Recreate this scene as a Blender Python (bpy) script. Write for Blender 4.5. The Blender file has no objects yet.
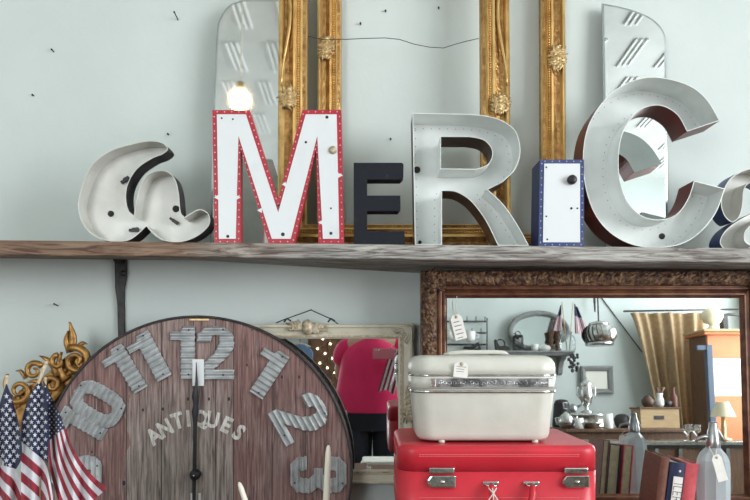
import bpy, math, random
from mathutils import Vector, Matrix, noise
from mathutils.geometry import tessellate_polygon
random.seed(7)
SC = bpy.context.scene
COL = SC.collection
F = 640.0; CX = 375.0; HY = 352.0; CZ = 1.3
PI = math.pi
def W(px, py, Y): return Vector(((px-CX)*Y/F, Y, CZ+(HY-py)*Y/F))
# ------------------------------------------------------------ materials
def _n(nt, t, **kw):
    n = nt.nodes.new(t)
    for k, v in kw.items():
        if k in n.inputs: n.inputs[k].default_value = v
        else: setattr(n, k, v)
    return n
def newmat(name):
    m = bpy.data.materials.new(name); m.use_nodes = True
    nt = m.node_tree; b = nt.nodes['Principled BSDF']
    return m, nt, b
def rgb(c): return (c[0], c[1], c[2], 1)
def coords(nt, scale=(1, 1, 1)):
    tc = nt.nodes.new('ShaderNodeTexCoord'); mp = nt.nodes.new('ShaderNodeMapping')
    mp.inputs['Scale'].default_value = scale
    nt.links.new(tc.outputs['Object'], mp.inputs['Vector']); return mp.outputs['Vector']
def mix(nt, fac, a, b):
    n = nt.nodes.new('ShaderNodeMix'); n.data_type = 'RGBA'
    for s, v in ((n.inputs[0], fac), (n.inputs[6], a), (n.inputs[7], b)):
        if hasattr(v, 'is_linked') or hasattr(v, 'links'): nt.links.new(v, s)
        elif isinstance(v, (int, float)): s.default_value = v
        else: s.default_value = rgb(v)
    return n.outputs[2]
def ramp(nt, fac, lo, hi):
    n = nt.nodes.new('ShaderNodeMapRange'); n.inputs[1].default_value = lo; n.inputs[2].default_value = hi
    nt.links.new(fac, n.inputs[0]); return n.outputs[0]
def math_(nt, op, a, b=None):
    n = nt.nodes.new('ShaderNodeMath'); n.operation = op
    for s, v in ((n.inputs[0], a), (n.inputs[1], b)):
        if v is None: continue
        if isinstance(v, (int, float)): s.default_value = v
        else: nt.links.new(v, s)
    return n.outputs[0]
def noise_(nt, vec, scale, detail=3, rough=.5, dist=0):
    n = nt.nodes.new('ShaderNodeTexNoise'); n.inputs['Scale'].default_value = scale
    n.inputs['Detail'].default_value = detail; n.inputs['Roughness'].default_value = rough
    n.inputs['Distortion'].default_value = dist
    nt.links.new(vec, n.inputs['Vector']); return n.outputs[0]
def bump(nt, b, h, strength=.3, dist=.002):
    n = nt.nodes.new('ShaderNodeBump'); n.inputs['Strength'].default_value = strength
    n.inputs['Distance'].default_value = dist
    nt.links.new(h, n.inputs['Height']); nt.links.new(n.outputs[0], b.inputs['Normal'])
def mat(name, c, c2=None, rough=.5, metal=0., nscale=12, lo=.35, hi=.7, bmp=0., bscale=60, bdist=.002,
        scale=(1, 1, 1), trans=0., ior=1.45, emit=None, es=0., coat=0., sheen=0., detail=4):
    m, nt, b = newmat(name)
    b.inputs['Base Color'].default_value = rgb(c)
    b.inputs['Roughness'].default_value = rough; b.inputs['Metallic'].default_value = metal
    b.inputs['IOR'].default_value = ior; b.inputs['Transmission Weight'].default_value = trans
    b.inputs['Coat Weight'].default_value = coat; b.inputs['Sheen Weight'].default_value = sheen
    v = coords(nt, scale)
    if c2:
        f = ramp(nt, noise_(nt, v, nscale, detail), lo, hi)
        nt.links.new(mix(nt, f, c, c2), b.inputs['Base Color'])
    if bmp: bump(nt, b, noise_(nt, v, bscale, 4), bmp, bdist)
    if emit:
        b.inputs['Emission Color'].default_value = rgb(emit); b.inputs['Emission Strength'].default_value = es
    return m
M = {}
M['wall'] = mat('wall_paint', (.60, .655, .635), (.55, .605, .585), .75, nscale=2.2, bmp=.25, bscale=25, bdist=.004)
M['ceil'] = mat('ceiling_paint', (.62, .64, .62), (.52, .54, .52), .7, nscale=3)
M['batten'] = mat('ceiling_strip_metal', (.85, .87, .86), rough=.35)
M['floor'] = mat('floor_boards', (.20, .15, .11), (.13, .09, .06), .5, nscale=6, scale=(1, 8, 1))
M['mirror'] = mat('mirror_silver', (.74, .775, .77), rough=.015, metal=1)
M['mirror_old'] = mat('aged_mirror_silver', (.80, .83, .82), rough=.04, metal=1)
M['mback'] = mat('mirror_backing', (.12, .10, .08), rough=.8)
M['bevel'] = mat('mirror_bevel', (.6, .66, .66), rough=.12, metal=1)
M['gold'] = mat('gilt', (.74, .49, .20), (.48, .27, .09), .30, .92, nscale=22, lo=.45, hi=.8, bmp=.3, bscale=90)
M['golddark'] = mat('dark_gilt', (.27, .13, .045), (.55, .33, .12), .33, .85, nscale=45, bmp=.9, bscale=110, bdist=.004)
M['gcarve'] = mat('antique_gilt_carving', (.40, .21, .06), (.16, .08, .025), .38, .6, nscale=40, lo=.4, hi=.7, bmp=.5, bscale=120)
M['goldlite'] = mat('worn_gilt', (.62, .45, .22), (.36, .24, .11), .38, .7, nscale=60, bmp=.6, bscale=140)
M['brownframe'] = mat('bronze_brown_gesso', (.045, .017, .010), (.20, .11, .05), .45, .25, nscale=75, lo=.42, hi=.68, bmp=1., bscale=120, bdist=.004)
M['brownsm'] = mat('red_brown_gilt_moulding', (.075, .022, .012), (.17, .075, .035), .38, .3, nscale=25, scale=(1, 1, 1), bmp=.3, bscale=90)
M['cream'] = mat('cream_painted_wood', (.58, .54, .43), (.40, .35, .25), .5, nscale=22, lo=.5, hi=.85, bmp=.3, bscale=80)
M['creamdark'] = mat('rubbed_gold_ornament', (.30, .23, .13), (.60, .54, .42), .45, .2, nscale=90, bmp=.6, bscale=150)
M['red'] = mat('red_enamel', (.42, .022, .042), (.30, .022, .04), .4, nscale=30, lo=.5, hi=.8, bmp=.15)
M['white'] = mat('white_enamel', (.70, .72, .735), (.62, .64, .65), .35, nscale=9, lo=.55, hi=.85)
M['navy'] = mat('navy_paint', (.006, .008, .014), (.02, .024, .032), .85, nscale=60, lo=.6, hi=.8, bmp=.4, bscale=40)
M['blue'] = mat('blue_enamel', (.03, .055, .20), (.06, .08, .16), .4, nscale=30)
M['zinc'] = mat('painted_channel_metal', (.76, .79, .775), (.58, .61, .59), .38, .1, nscale=7, lo=.4, hi=.75, bmp=.15, bscale=12, bdist=.006)
M['zincgrey'] = mat('grey_channel_metal', (.62, .62, .58), (.44, .44, .41), .4, .2, nscale=10, lo=.35, hi=.75, bmp=.15, bscale=12, bdist=.006)
M['rusted'] = mat('oxide_red_metal', (.16, .022, .018), (.10, .025, .02), .4, .2, nscale=18)
M['darkmetal'] = mat('dark_metal', (.035, .035, .04), (.07, .06, .055), .5, .5, nscale=40)
M['brownmetal'] = mat('brown_painted_metal', (.11, .06, .04), (.07, .04, .03), .45, .2, nscale=30)
M['iron'] = mat('black_iron', (.018, .018, .02), (.045, .04, .038), .5, .4, nscale=60, bmp=.3)
M['black'] = mat('black_paint', (.012, .012, .016), rough=.4)
M['rivet'] = mat('rivet_metal', (.55, .45, .42), rough=.35, metal=.7)
M['rivetdark'] = mat('small_rivet', (.22, .22, .21), rough=.5, metal=.5)
M['dot'] = mat('dark_hole', (.03, .03, .03), rough=.8)
M['chrome'] = mat('chrome', (.72, .72, .70), (.5, .48, .45), .16, 1., nscale=40, bmp=.15, bscale=80)
M['emboss'] = mat('embossed_silver', (.50, .50, .50), (.16, .16, .17), .34, .8, nscale=32, lo=.42, hi=.6, bmp=.4, bscale=60, bdist=.004)
M['silver'] = mat('silver_plate', (.70, .70, .68), (.45, .44, .42), .22, 1., nscale=20)
M['galv'] = mat('galvanised_steel', (.50, .52, .53), (.33, .34, .34), .4, .5, nscale=35, bmp=.2)
M['redcase'] = mat('red_leatherette', (.60, .022, .040), (.50, .016, .032), .42, nscale=9, bmp=.35, bscale=320, bdist=.001, coat=.15)
M['stitch'] = mat('pink_stitching', (.75, .18, .18), rough=.7)
M['case'] = mat('ivory_vinyl', (.62, .61, .55), (.55, .54, .48), .4, nscale=14, bmp=.3, bscale=300, bdist=.001, coat=.15)
M['paper'] = mat('paper_tag', (.80, .79, .74), (.72, .70, .64), .8, nscale=40)
M['ink'] = mat('ink', (.10, .10, .14), rough=.7)
M['string'] = mat('string', (.72, .68, .62), rough=.9)
M['blackstring'] = mat('dark_cord', (.05, .05, .06), rough=.8)
M['wax'] = mat('candle_wax', (.80, .77, .66), rough=.4, coat=.2)
M['pages'] = mat('book_pages', (.46, .38, .25), (.36, .29, .18), .8, nscale=60, scale=(1, 1, 1))
M['brownbook'] = mat('brown_book_cloth', (.17, .065, .04), (.12, .045, .03), .6, nscale=80, bmp=.4, bscale=400)
M['redbook'] = mat('red_book_cloth', (.62, .10, .12), (.52, .07, .09), .6, nscale=60, bmp=.3, bscale=400)
M['navybook'] = mat('navy_book_cloth', (.015, .022, .07), rough=.55)
M['glass'] = mat('bottle_glass', (.80, .88, .92), rough=.16, trans=.62, ior=1.3)
M['clearglass'] = mat('clear_glass', (.9, .95, .95), rough=.03, trans=.95, ior=1.2)
M['pewter'] = mat('pewter', (.42, .43, .44), (.28, .28, .29), .3, .95, nscale=40)
M['flagred'] = mat('flag_red', (.27, .018, .035), rough=.75, sheen=.2)
M['flagwhite'] = mat('flag_white', (.64, .65, .69), rough=.75, sheen=.2)
M['flagblue'] = mat('flag_blue', (.012, .018, .062), rough=.75, sheen=.2)
M['stick'] = mat('pale_wood_stick', (.52, .42, .28), rough=.5)
M['burlap'] = mat('burlap', (.44, .32, .19), (.34, .24, .14), .9, nscale=25, bmp=.3, bscale=200)
M['orange'] = mat('orange_paint', (.55, .20, .075), (.49, .17, .06), .5, nscale=6)
M['brownwood'] = mat('brown_wood', (.16, .085, .045), (.09, .045, .025), .5, nscale=9, scale=(8, 8, 1))
M['boxwood'] = mat('pale_crate_wood', (.50, .36, .20), (.40, .27, .14), .6, nscale=8, scale=(1, 1, 8))
M['bluepost'] = mat('blue_grey_paint', (.07, .10, .15), rough=.5)
M['tablewood'] = mat('dark_table_wood', (.10, .06, .04), (.16, .10, .06), .45, nscale=6, scale=(1, 10, 10))
M['greypaint'] = mat('grey_painted_wood', (.20, .21, .20), (.28, .29, .28), .6, nscale=14)
M['pink'] = mat('pink_jersey', (.78, .02, .13), (.66, .015, .10), .8, nscale=6, sheen=.2, bmp=.3, bscale=9, bdist=.01)
M['trouser'] = mat('dark_trousers', (.012, .013, .02), (.02, .022, .035), .85, nscale=6, bmp=.3, bscale=9, bdist=.01)
M['skin'] = mat('skin', (.60, .34, .25), (.54, .29, .21), .5, nscale=9)
M['hair'] = mat('brown_hair', (.07, .035, .02), (.12, .06, .03), .55, nscale=60, scale=(1, 1, .2), bmp=.6, bscale=90)
M['eye'] = mat('eye_white', (.8, .8, .78), rough=.3)
M['lip'] = mat('lips', (.45, .12, .11), rough=.4)
M['bulb'] = mat('glowing_bulb', (1, .85, .6), rough=.3, emit=(1., .70, .36), es=22.)
M['phonecase'] = mat('pink_phone_case', (.55, .16, .20), rough=.4)
M['fairy'] = mat('fairy_light', (1, .9, .7), rough=.3, emit=(1., .82, .55), es=7.)
M['denim'] = mat('denim', (.10, .17, .30), (.15, .23, .38), .85, nscale=30)
M['shade'] = mat('cream_shade', (.80, .72, .52), rough=.7)
M['whitepaint'] = mat('white_paint', (.80, .78, .70), rough=.5)
M['ceramic'] = mat('white_ceramic', (.82, .82, .80), rough=.2)
M['seam'] = mat('dark_seam', (.16, .01, .02), rough=.7)
M['trim'] = mat('window_frame_paint', (.7, .7, .68), rough=.5)
def shelf_mat():
    m, nt, b = newmat('weathered_shelf_board'); b.inputs['Roughness'].default_value = .75
    v = coords(nt, (1.6, 14, 22)); w = coords(nt, (1, 1, 1))
    g = noise_(nt, v, 3.2, 6, .6, 1.6); g2 = noise_(nt, v, 9, 3, .5, .5)
    c = mix(nt, ramp(nt, g, .38, .62), (.105, .085, .075), (.44, .43, .40))
    warm = ramp(nt, noise_(nt, w, 1.3, 2), .42, .62)
    c2 = mix(nt, ramp(nt, g, .38, .62), (.085, .042, .026), (.26, .17, .115))
    sx = nt.nodes.new('ShaderNodeSeparateXYZ'); nt.links.new(w, sx.inputs[0])
    left = ramp(nt, math_(nt, 'ADD', sx.outputs[0], math_(nt, 'MULTIPLY', warm, .5)), .1, -.5)
    c3 = mix(nt, left, c, c2)
    c4 = mix(nt, ramp(nt, g2, .62, .75), c3, (.05, .04, .035))
    nt.links.new(c4, b.inputs['Base Color']); bump(nt, b, g, .5, .003); return m
M['shelf'] = shelf_mat()
def clock_mat():
    m, nt, b = newmat('stained_barn_boards'); b.inputs['Roughness'].default_value = .68
    w = coords(nt); v = coords(nt, (26, 1, 1.5))
    g = noise_(nt, v, 4.5, 6, .62, .6); gf = noise_(nt, coords(nt, (90, 1, 2.2)), 3, 4, .6)
    sx = nt.nodes.new('ShaderNodeSeparateXYZ'); nt.links.new(w, sx.inputs[0])
    x, z = sx.outputs[0], sx.outputs[2]
    blot = noise_(nt, coords(nt, (2.4, 1, 1.3)), 2.6, 4, .6, .4)
    # paint worn off the middle boards only (board edges at fixed x), wider towards the foot
    inn = math_(nt, 'MULTIPLY', math_(nt, 'LESS_THAN', x, .121), math_(nt, 'GREATER_THAN', math_(nt, 'ADD', x, math_(nt, 'MULTIPLY', blot, .22)), -.13))
    low = ramp(nt, math_(nt, 'ADD', z, math_(nt, 'MULTIPLY', blot, -.5)), .12, -.22)
    worn = math_(nt, 'MULTIPLY', inn, math_(nt, 'ADD', math_(nt, 'MULTIPLY', low, .7), .3))
    worn = math_(nt, 'ADD', worn, math_(nt, 'MULTIPLY', ramp(nt, blot, .5, .68), .30))
    red = mix(nt, ramp(nt, g, .34, .66), (.085, .036, .033), (.29, .165, .15))
    grey = mix(nt, ramp(nt, g, .36, .64), (.11, .08, .07), (.42, .36, .33))
    c = mix(nt, worn, red, grey)
    c = mix(nt, math_(nt, 'MULTIPLY', ramp(nt, gf, .58, .72), .55), c, (.60, .55, .52))
    # seams between boards
    seams = None
    for sxp in (-.34, -.235, -.118, -.012, .062, .121, .25, .36):
        d = math_(nt, 'LESS_THAN', math_(nt, 'ABSOLUTE', math_(nt, 'SUBTRACT', x, sxp)), .0013)
        seams = d if seams is None else math_(nt, 'MAXIMUM', seams, d)
    c = mix(nt, seams, c, (.03, .02, .018))
    nt.links.new(c, b.inputs['Base Color'])
    bump(nt, b, math_(nt, 'SUBTRACT', gf, seams), .5, .002); return m
M['clockwood'] = clock_mat()
def wornpaint():
    m, nt, b = newmat('worn_stencil_paint'); b.inputs['Roughness'].default_value = .7
    g = noise_(nt, coords(nt, (30, 1, 3)), 5, 5, .6)
    nt.links.new(mix(nt, ramp(nt, g, .42, .68), (.74, .75, .70), (.34, .28, .25)), b.inputs['Base Color']); return m
M['stencil'] = wornpaint()
# ------------------------------------------------------------ mesh builder
class G:
    def __init__(s): s.v = []; s.f = []; s.m = []; s.sm = []
    def add(s, vs, fs, mi=0, smooth=False):
        o = len(s.v); s.v += [Vector(p) for p in vs]
        for f in fs: s.f.append([i+o for i in f]); s.m.append(mi); s.sm.append(smooth)
        return s
    def box(s, a, b, mi=0, xf=None):
        x0, y0, z0 = a; x1, y1, z1 = b
        v = [Vector(p) for p in ((x0,y0,z0),(x1,y0,z0),(x1,y1,z0),(x0,y1,z0),(x0,y0,z1),(x1,y0,z1),(x1,y1,z1),(x0,y1,z1))]
        if xf: v = [xf @ p for p in v]
        return s.add(v, [(0,3,2,1),(4,5,6,7),(0,1,5,4),(1,2,6,5),(2,3,7,6),(3,0,4,7)], mi)
    def tube(s, pts, r, n=8, mi=0, caps=True, flat=1.):
        pts = [Vector(p) for p in pts]; rs = r if isinstance(r, (list, tuple)) else [r]*len(pts)
        vs = []; up = None
        for i, p in enumerate(pts):
            t = (pts[min(i+1, len(pts)-1)]-pts[max(i-1, 0)])
            if t.length < 1e-9: t = Vector((0, 0, 1))
            t.normalize()
            if up is None:
                up = Vector((0, 1, 0)) if abs(t.y) < .9 else Vector((1, 0, 0))
            a = (up-t*up.dot(t))
            if a.length < 1e-6: a = t.orthogonal()
            a.normalize(); up = a; b = t.cross(a)
            for k in range(n):
                q = 2*PI*k/n; vs.append(p+a*math.cos(q)*rs[i]*flat+b*math.sin(q)*rs[i])
        fs = [(i*n+k, i*n+(k+1) % n, (i+1)*n+(k+1) % n, (i+1)*n+k) for i in range(len(pts)-1) for k in range(n)]
        s.add(vs, fs, mi, True)
        if caps:
            o = len(s.v)-len(vs)
            s.f.append([o+k for k in range(n)][::-1]); s.m.append(mi); s.sm.append(False)
            s.f.append([o+(len(pts)-1)*n+k for k in range(n)]); s.m.append(mi); s.sm.append(False)
        return s
    def lathe(s, prof, c=(0,0,0), n=24, mi=0, xf=None, caps=True):
        # prof: list of (r, z)
        c = Vector(c); vs = []
        for r, z in prof:
            for k in range(n):
                q = 2*PI*k/n; p = Vector((r*math.cos(q), r*math.sin(q), z))
                if xf: p = xf @ p
                vs.append(p+c)
        m = len(prof)
        fs = [(i*n+k, i*n+(k+1) % n, (i+1)*n+(k+1) % n, (i+1)*n+k) for i in range(m-1) for k in range(n)]
        if caps: fs += [tuple(range(n))[::-1], tuple((m-1)*n+k for k in range(n))]
        return s.add(vs, fs, mi, True)
    def ball(s, c, r, n=12, mi=0, sc=(1,1,1)):
        c = Vector(c); m = max(4, n//2)
        prof = [(max(1e-4, r*math.sin(PI*i/m)), -r*math.cos(PI*i/m)) for i in range(m+1)]
        vs = []
        for rr, z in prof:
            for k in range(n):
                q = 2*PI*k/n; vs.append(c+Vector((rr*math.cos(q)*sc[0], rr*math.sin(q)*sc[1], z*sc[2])))
        return s.add(vs, [(i*n+k, i*n+(k+1) % n, (i+1)*n+(k+1) % n, (i+1)*n+k) for i in range(m) for k in range(n)], mi, True)
    def prism(s, contours, y0, y1, mi=0, mside=None):
        # contours: lists of (x, z); y0 is the front (toward the viewer), y1 the back
        cs = [[Vector((p[0], p[1], 0)) for p in c] for c in contours]
        tris = tessellate_polygon(cs); flat = [p for c in cs for p in c]; n = len(flat)
        vs = [Vector((p.x, y0, p.y)) for p in flat]+[Vector((p.x, y1, p.y)) for p in flat]
        ft = []
        for t in tris:
            a, b, c = (flat[i] for i in t)
            ar = (b-a).cross(c-a).z
            if abs(ar) < 1e-12: continue
            t = t if ar > 0 else t[::-1]
            ft.append(tuple(t)); ft.append(tuple(i+n for i in t[::-1]))
        s.add(vs, ft, mi)
        o = len(s.v)-2*n; k0 = 0
        for ci, c in enumerate(cs):
            m = len(c)
            area = sum(c[i].x*c[(i+1) % m].y-c[(i+1) % m].x*c[i].y for i in range(m))
            flip = (area < 0) != (ci > 0)
            for i in range(m):
                j = (i+1) % m
                q = [o+k0+i, o+k0+i+n, o+k0+j+n, o+k0+j]
                if flip: q = q[::-1]
                s.f.append(q[::-1] if False else q); s.m.append(mi if mside is None else mside); s.sm.append(False)
            k0 += m
        return s
    def wallstrip(s, contour, y0, y1, t, mi_out=0, mi_in=1, hole=False):
        # sheet-metal return with thickness t following a closed contour
        m = len(contour)
        c = [Vector((p[0], p[1])) for p in contour]
        area = sum(c[i].x*c[(i+1) % m].y-c[(i+1) % m].x*c[i].y for i in range(m))
        if area < 0: c = c[::-1]
        inn = inset(c, -t if hole else t)
        o = len(s.v)
        for p in c: s.v += [Vector((p.x, y0, p.y)), Vector((p.x, y1, p.y))]
        for p in inn: s.v += [Vector((p[0], y0, p[1])), Vector((p[0], y1, p[1]))]
        for i in range(m):
            j = (i+1) % m
            for q, mi in (((2*i, 2*i+1, 2*j+1, 2*j), mi_out), ((2*m+2*i, 2*m+2*j, 2*m+2*j+1, 2*m+2*i+1), mi_in), ((2*i, 2*j, 2*m+2*j, 2*m+2*i), mi_in)):
                s.f.append([o+k for k in q]); s.m.append(mi); s.sm.append(False)
        return s
    def build(s, name, mats, parent=None, smooth=None, bevel=0, seg=2, world=False, sub=0, auto=False):
        me = bpy.data.meshes.new(name)
        vs = s.v
        if parent is not None and world:
            inv = XF[parent.name].inverted(); vs = [inv @ p for p in vs]
        me.from_pydata([tuple(p) for p in vs], [], s.f); 
        if not isinstance(mats, (list, tuple)): mats = [mats]
        for q in mats: me.materials.append(M[q] if isinstance(q, str) else q)
        for i, p in enumerate(me.polygons):
            p.material_index = s.m[i]; p.use_smooth = s.sm[i] if smooth is None else smooth
        me.update(); ob = bpy.data.objects.new(name, me); COL.objects.link(ob)
        if parent is not None: ob.parent = parent; XF[ob.name] = XF[parent.name].copy()
        else: XF[ob.name] = Matrix.Identity(4)
        if bevel:
            b = ob.modifiers.new('bevel', 'BEVEL'); b.width = bevel; b.segments = seg; b.limit_method = 'ANGLE'; b.angle_limit = math.radians(40)
        if sub:
            b = ob.modifiers.new('sub', 'SUBSURF'); b.levels = sub; b.render_levels = sub
        return ob
XF = {}
def inset(c, t):
    m = len(c); c = [Vector((p[0], p[1])) for p in c]; out = []
    area = sum(c[i].x*c[(i+1) % m].y-c[(i+1) % m].x*c[i].y for i in range(m)); sg = 1 if area > 0 else -1
    for i in range(m):
        a, b, d = c[i-1], c[i], c[(i+1) % m]
        e1 = (b-a).normalized(); e2 = (d-b).normalized()
        n1 = Vector((-e1.y, e1.x))*sg; n2 = Vector((-e2.y, e2.x))*sg
        k = n1+n2
        if k.length < 1e-6: out.append(b+n1*t); continue
        k.normalize(); out.append(b+k*(t/max(.35, k.dot(n1))))
    return [(p.x, p.y) for p in out]
def sm(pts, n=5):
    # closed Catmull-Rom; a third item marks a sharp corner
    m = len(pts); out = []
    P = [Vector((p[0], p[1])) for p in pts]; S = [len(p) > 2 for p in pts]
    for i in range(m):
        j = (i+1) % m; p1, p2 = P[i], P[j]
        if S[i] and S[j]: out.append(tuple(p1)); continue
        p0 = P[i-1] if not S[i] else p1-(p2-p1)*.5
        p3 = P[(j+1) % m] if not S[j] else p2+(p2-p1)*.5
        for k in range(n):
            t = k/n
            q = .5*((2*p1)+(p2-p0)*t+(2*p0-5*p1+4*p2-p3)*t*t+(3*p1-p0-3*p2+p3)*t**3)
            out.append((q.x, q.y))
    return out
def tag(o, label, cat, group=None, kind=None):
    if label: o['label'] = label
    if cat: o['category'] = cat
    if group: o['group'] = group
    if kind: o['kind'] = kind
    return o
def thing(name, label, cat, loc=(0,0,0), rot=(0,0,0), group=None):
    o = bpy.data.objects.new(name, None); COL.objects.link(o); o.location = loc; o.rotation_euler = rot
    o.empty_display_size = .05
    from mathutils import Euler
    XF[o.name] = Matrix.Translation(Vector(loc)) @ Euler(rot).to_matrix().to_4x4()
    return tag(o, label, cat, group)
def struct(g, name, mats, **k): return tag(g.build(name, mats, **k), None, None, None, 'structure')
def solo(g, name, mats, label, cat, base, group=None, **k):
    # one-mesh thing with its origin at its base
    b = Vector(base); g.v = [p-b for p in g.v]
    o = g.build(name, mats, **k); o.location = b; XF[o.name] = Matrix.Translation(b)
    return tag(o, label, cat, group)
def copy_tree(o, label, loc, rot=None, group=None):
    c = o.copy(); COL.objects.link(c); c.location = loc
    if rot: c.rotation_euler = rot
    if label: c['label'] = label
    if group: c['group'] = group
    for ch in list(o.children):
        d = ch.copy(); COL.objects.link(d); d.parent = c
        for e in list(ch.children):
            h = e.copy(); COL.objects.link(h); h.parent = d
    return c
def T2(px, Y, base, pts):   # px points -> (x, z) metres on the vertical plane Y, relative to a base point
    return [((p[0]-CX)*Y/F-base[0], CZ+(HY-p[1])*Y/F-base[2]) for p in pts]
def text_g(s, size, ext, xf, g, mi=0, off=0.):
    cu = bpy.data.curves.new('t', 'FONT'); cu.body = s; cu.size = size; cu.extrude = ext; cu.offset = off
    cu.align_x = 'CENTER'; cu.align_y = 'CENTER'; cu.resolution_u = 3
    ob = bpy.data.objects.new('t', cu); COL.objects.link(ob)
    dg = bpy.context.evaluated_depsgraph_get(); me = bpy.data.meshes.new_from_object(ob.evaluated_get(dg))
    g.add([xf @ v.co for v in me.vertices], [tuple(p.vertices) for p in me.polygons], mi)
    bpy.data.objects.remove(ob); bpy.data.curves.remove(cu); bpy.data.meshes.remove(me)
RX = Matrix.Rotation(PI/2, 4, 'X')   # text plane XY -> XZ facing -Y
# ------------------------------------------------------------ the room
YW = 2.28; YO = -3.2; XL = -3.6; XR = 4.25; ZC = 3.9
struct(G().box((XL, YW, 0), (XR, YW+.12, ZC)), 'wall_display', 'wall')
ox0, ox1, oz0, oz1 = -3.35, -1.35, .85, 2.95  # unseen opening, added so frontal fill light can enter
g = G(); g.box((XL, YO-.12, 0), (ox0, YO, ZC)); g.box((ox1, YO-.12, 0), (XR, YO, ZC)); g.box((ox0, YO-.12, 0), (ox1, YO, oz0)); g.box((ox0, YO-.12, oz1), (ox1, YO, ZC))
struct(g, 'wall_opposite', 'wall')
g = G()
for x in (ox0, (ox0+ox1)/2-.03, ox1-.06): g.box((x, YO-.09, oz0), (x+.06, YO-.02, oz1))
for z in (oz0, oz1-.06): g.box((ox0, YO-.08, z), (ox1, YO-.03, z+.06))
struct(g, 'added_fill_window', 'trim')  # frame of the added opening, made up to carry the fill light
struct(G().box((XL-.12, YO-.12, 0), (XL, YW+.12, ZC)), 'wall_left', 'wall')
wy0, wy1, wz0, wz1 = -2.9, .55, .8, 3.45
g = G(); g.box((XR, YO-.12, 0), (XR+.12, YW+.12, wz0)); g.box((XR, YO-.12, wz1), (XR+.12, YW+.12, ZC))
g.box((XR, YO-.12, wz0), (XR+.12, wy0, wz1)); g.box((XR, wy1, wz0), (XR+.12, YW+.12, wz1))
struct(g, 'wall_right', 'wall')
g = G()
for y in (wy0, wy0+(wy1-wy0)/3, wy0+2*(wy1-wy0)/3, wy1-.06): g.box((XR+.02, y, wz0), (XR+.09, y+.06, wz1))
for z in (wz0, 2.45, wz1-.06): g.box((XR+.03, wy0, z), (XR+.08, wy1, z+.06))
struct(g, 'window_1', 'trim')
struct(G().box((XL-.12, YO-.12, -.1), (XR+.12, YW+.12, 0)), 'floor', 'floor')
struct(G().box((XL-.12, YO-.12, ZC), (XR+.12, YW+.12, ZC+.1)), 'ceiling', 'ceil')
struct(G().box((XL, YW-.018, 0), (XR, YW, .12)), 'baseboard_display', 'trim')
# raised ribs on the ceiling, in short staggered runs
g = G()
rnd = random.Random(3)
for row in range(9):
    y0 = -2.9+row*.56
    for c_ in range(24):
        x0 = -3.3+c_*.31+(.15 if row % 2 else 0)
        if rnd.random() < .22: continue
        for k in range(3):
            x = x0+k*.042
            g.box((x, y0+rnd.random()*.05, ZC-.014), (x+.015, y0+.42, ZC-.002), 0)
struct(g, 'trim_1', 'batten')
# nails, holes and filler spots on the display wall
def nail(px, py, ln, label):
    p = W(px, py, YW)
    g = G().tube([(p.x, YW+.004, p.z), (p.x-.002, YW-ln, p.z+ln*.25)], .0022, 6)
    g.tube([(p.x-.002, YW-ln, p.z+ln*.25), (p.x-.002, YW-ln-.002, p.z+ln*.25)], .0036, 8)
    solo(g, 'nail', 'iron', label, 'nail', (p.x, YW, p.z), 'nails in the display wall')
nail(178, 20, .035, 'long bent nail high in the pale wall left of the rounded mirror')
nail(54, 52, .012, 'short nail in the pale wall at upper left')
nail(34, 96, .006, 'small flush dark nail in the wall above the script letter shelf end')
nail(58, 306, .022, 'shiny nail in the wall under the shelf left of the iron bracket')
nail(361, 25, .008, 'small nail in the wall inside the gilt frames')
nail(386, 12, .006, 'tiny nail near the top of the wall inside the gilt frames')
nail(439, 9, .006, 'tiny nail in the wall between the gilt frames, right of centre')
nail(169, 135, .006, 'small nail in the wall above the script letter tip')
nail(391, 140, .007, 'small nail in the wall directly above the small navy letter E')
# ------------------------------------------------------------ shelf
YF = 1.95; ZS = W(0, 244, YF).z; TH = .0455
SL = math.radians(-.62)
g = G(); N = 60; xs0, xs1 = -1.6, 1.7
for i in range(N):
    pass
vs = []; fs = []
for i in range(N+1):
    x = xs0+(xs1-xs0)*i/N
    w = .0035*noise.noise(Vector((x*6, 0, 0))); w2 = .003*noise.noise(Vector((x*9, 5, 0)))
    tb = TH*(.22+.78*min(1, max(0, (x+.62)/.75)))     # the old board is thinner at the back of its left half
    for (y, z) in ((YF+w, -.002+w2*.6), (YF+.004+w, 0), (YW-.003, 0), (YW-.003, -tb), (YF+.004+w, -TH+w2), (YF+w, -TH+.003+w2)):
        vs.append((x, y-YF, z))
for i in range(N):
    for k in range(6):
        a = i*6+k; b = i*6+(k+1) % 6; fs.append((a, b, b+6, a+6))
fs += [tuple(range(6))[::-1], tuple(N*6+k for k in range(6))]
g.add(vs, fs)
sh = g.build('wall_shelf', 'shelf'); sh.location = (0, YF, ZS); sh.rotation_euler = (0, -SL, 0)
tag(sh, 'long weathered grey brown board shelf carrying the marquee letters', 'shelf')
def shelf_z(x): return ZS+math.sin(SL)*x
# iron bracket
bx = W(122, 258, YW).x
t = thing('shelf_bracket', 'black iron bracket under the left part of the board shelf', 'bracket', (bx, YW, shelf_z(bx)-TH*.24))
g = G(); g.prism([[(-.022, 0), (.022, 0), (.021, -.06), (.012, -.11), (.014, -.34), (-.008, -.34), (-.012, -.16), (-.02, -.10)]], -.014, -.003)
g.build('wall_plate', 'iron', t, bevel=.002)
G().box((-.012, -.05, -.012), (.012, -.003, -.001)).build('shelf_arm', 'iron', t, bevel=.002)
G().ball((.014, -.02, -.05), .011).build('pivot_knob', 'iron', t)
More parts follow.
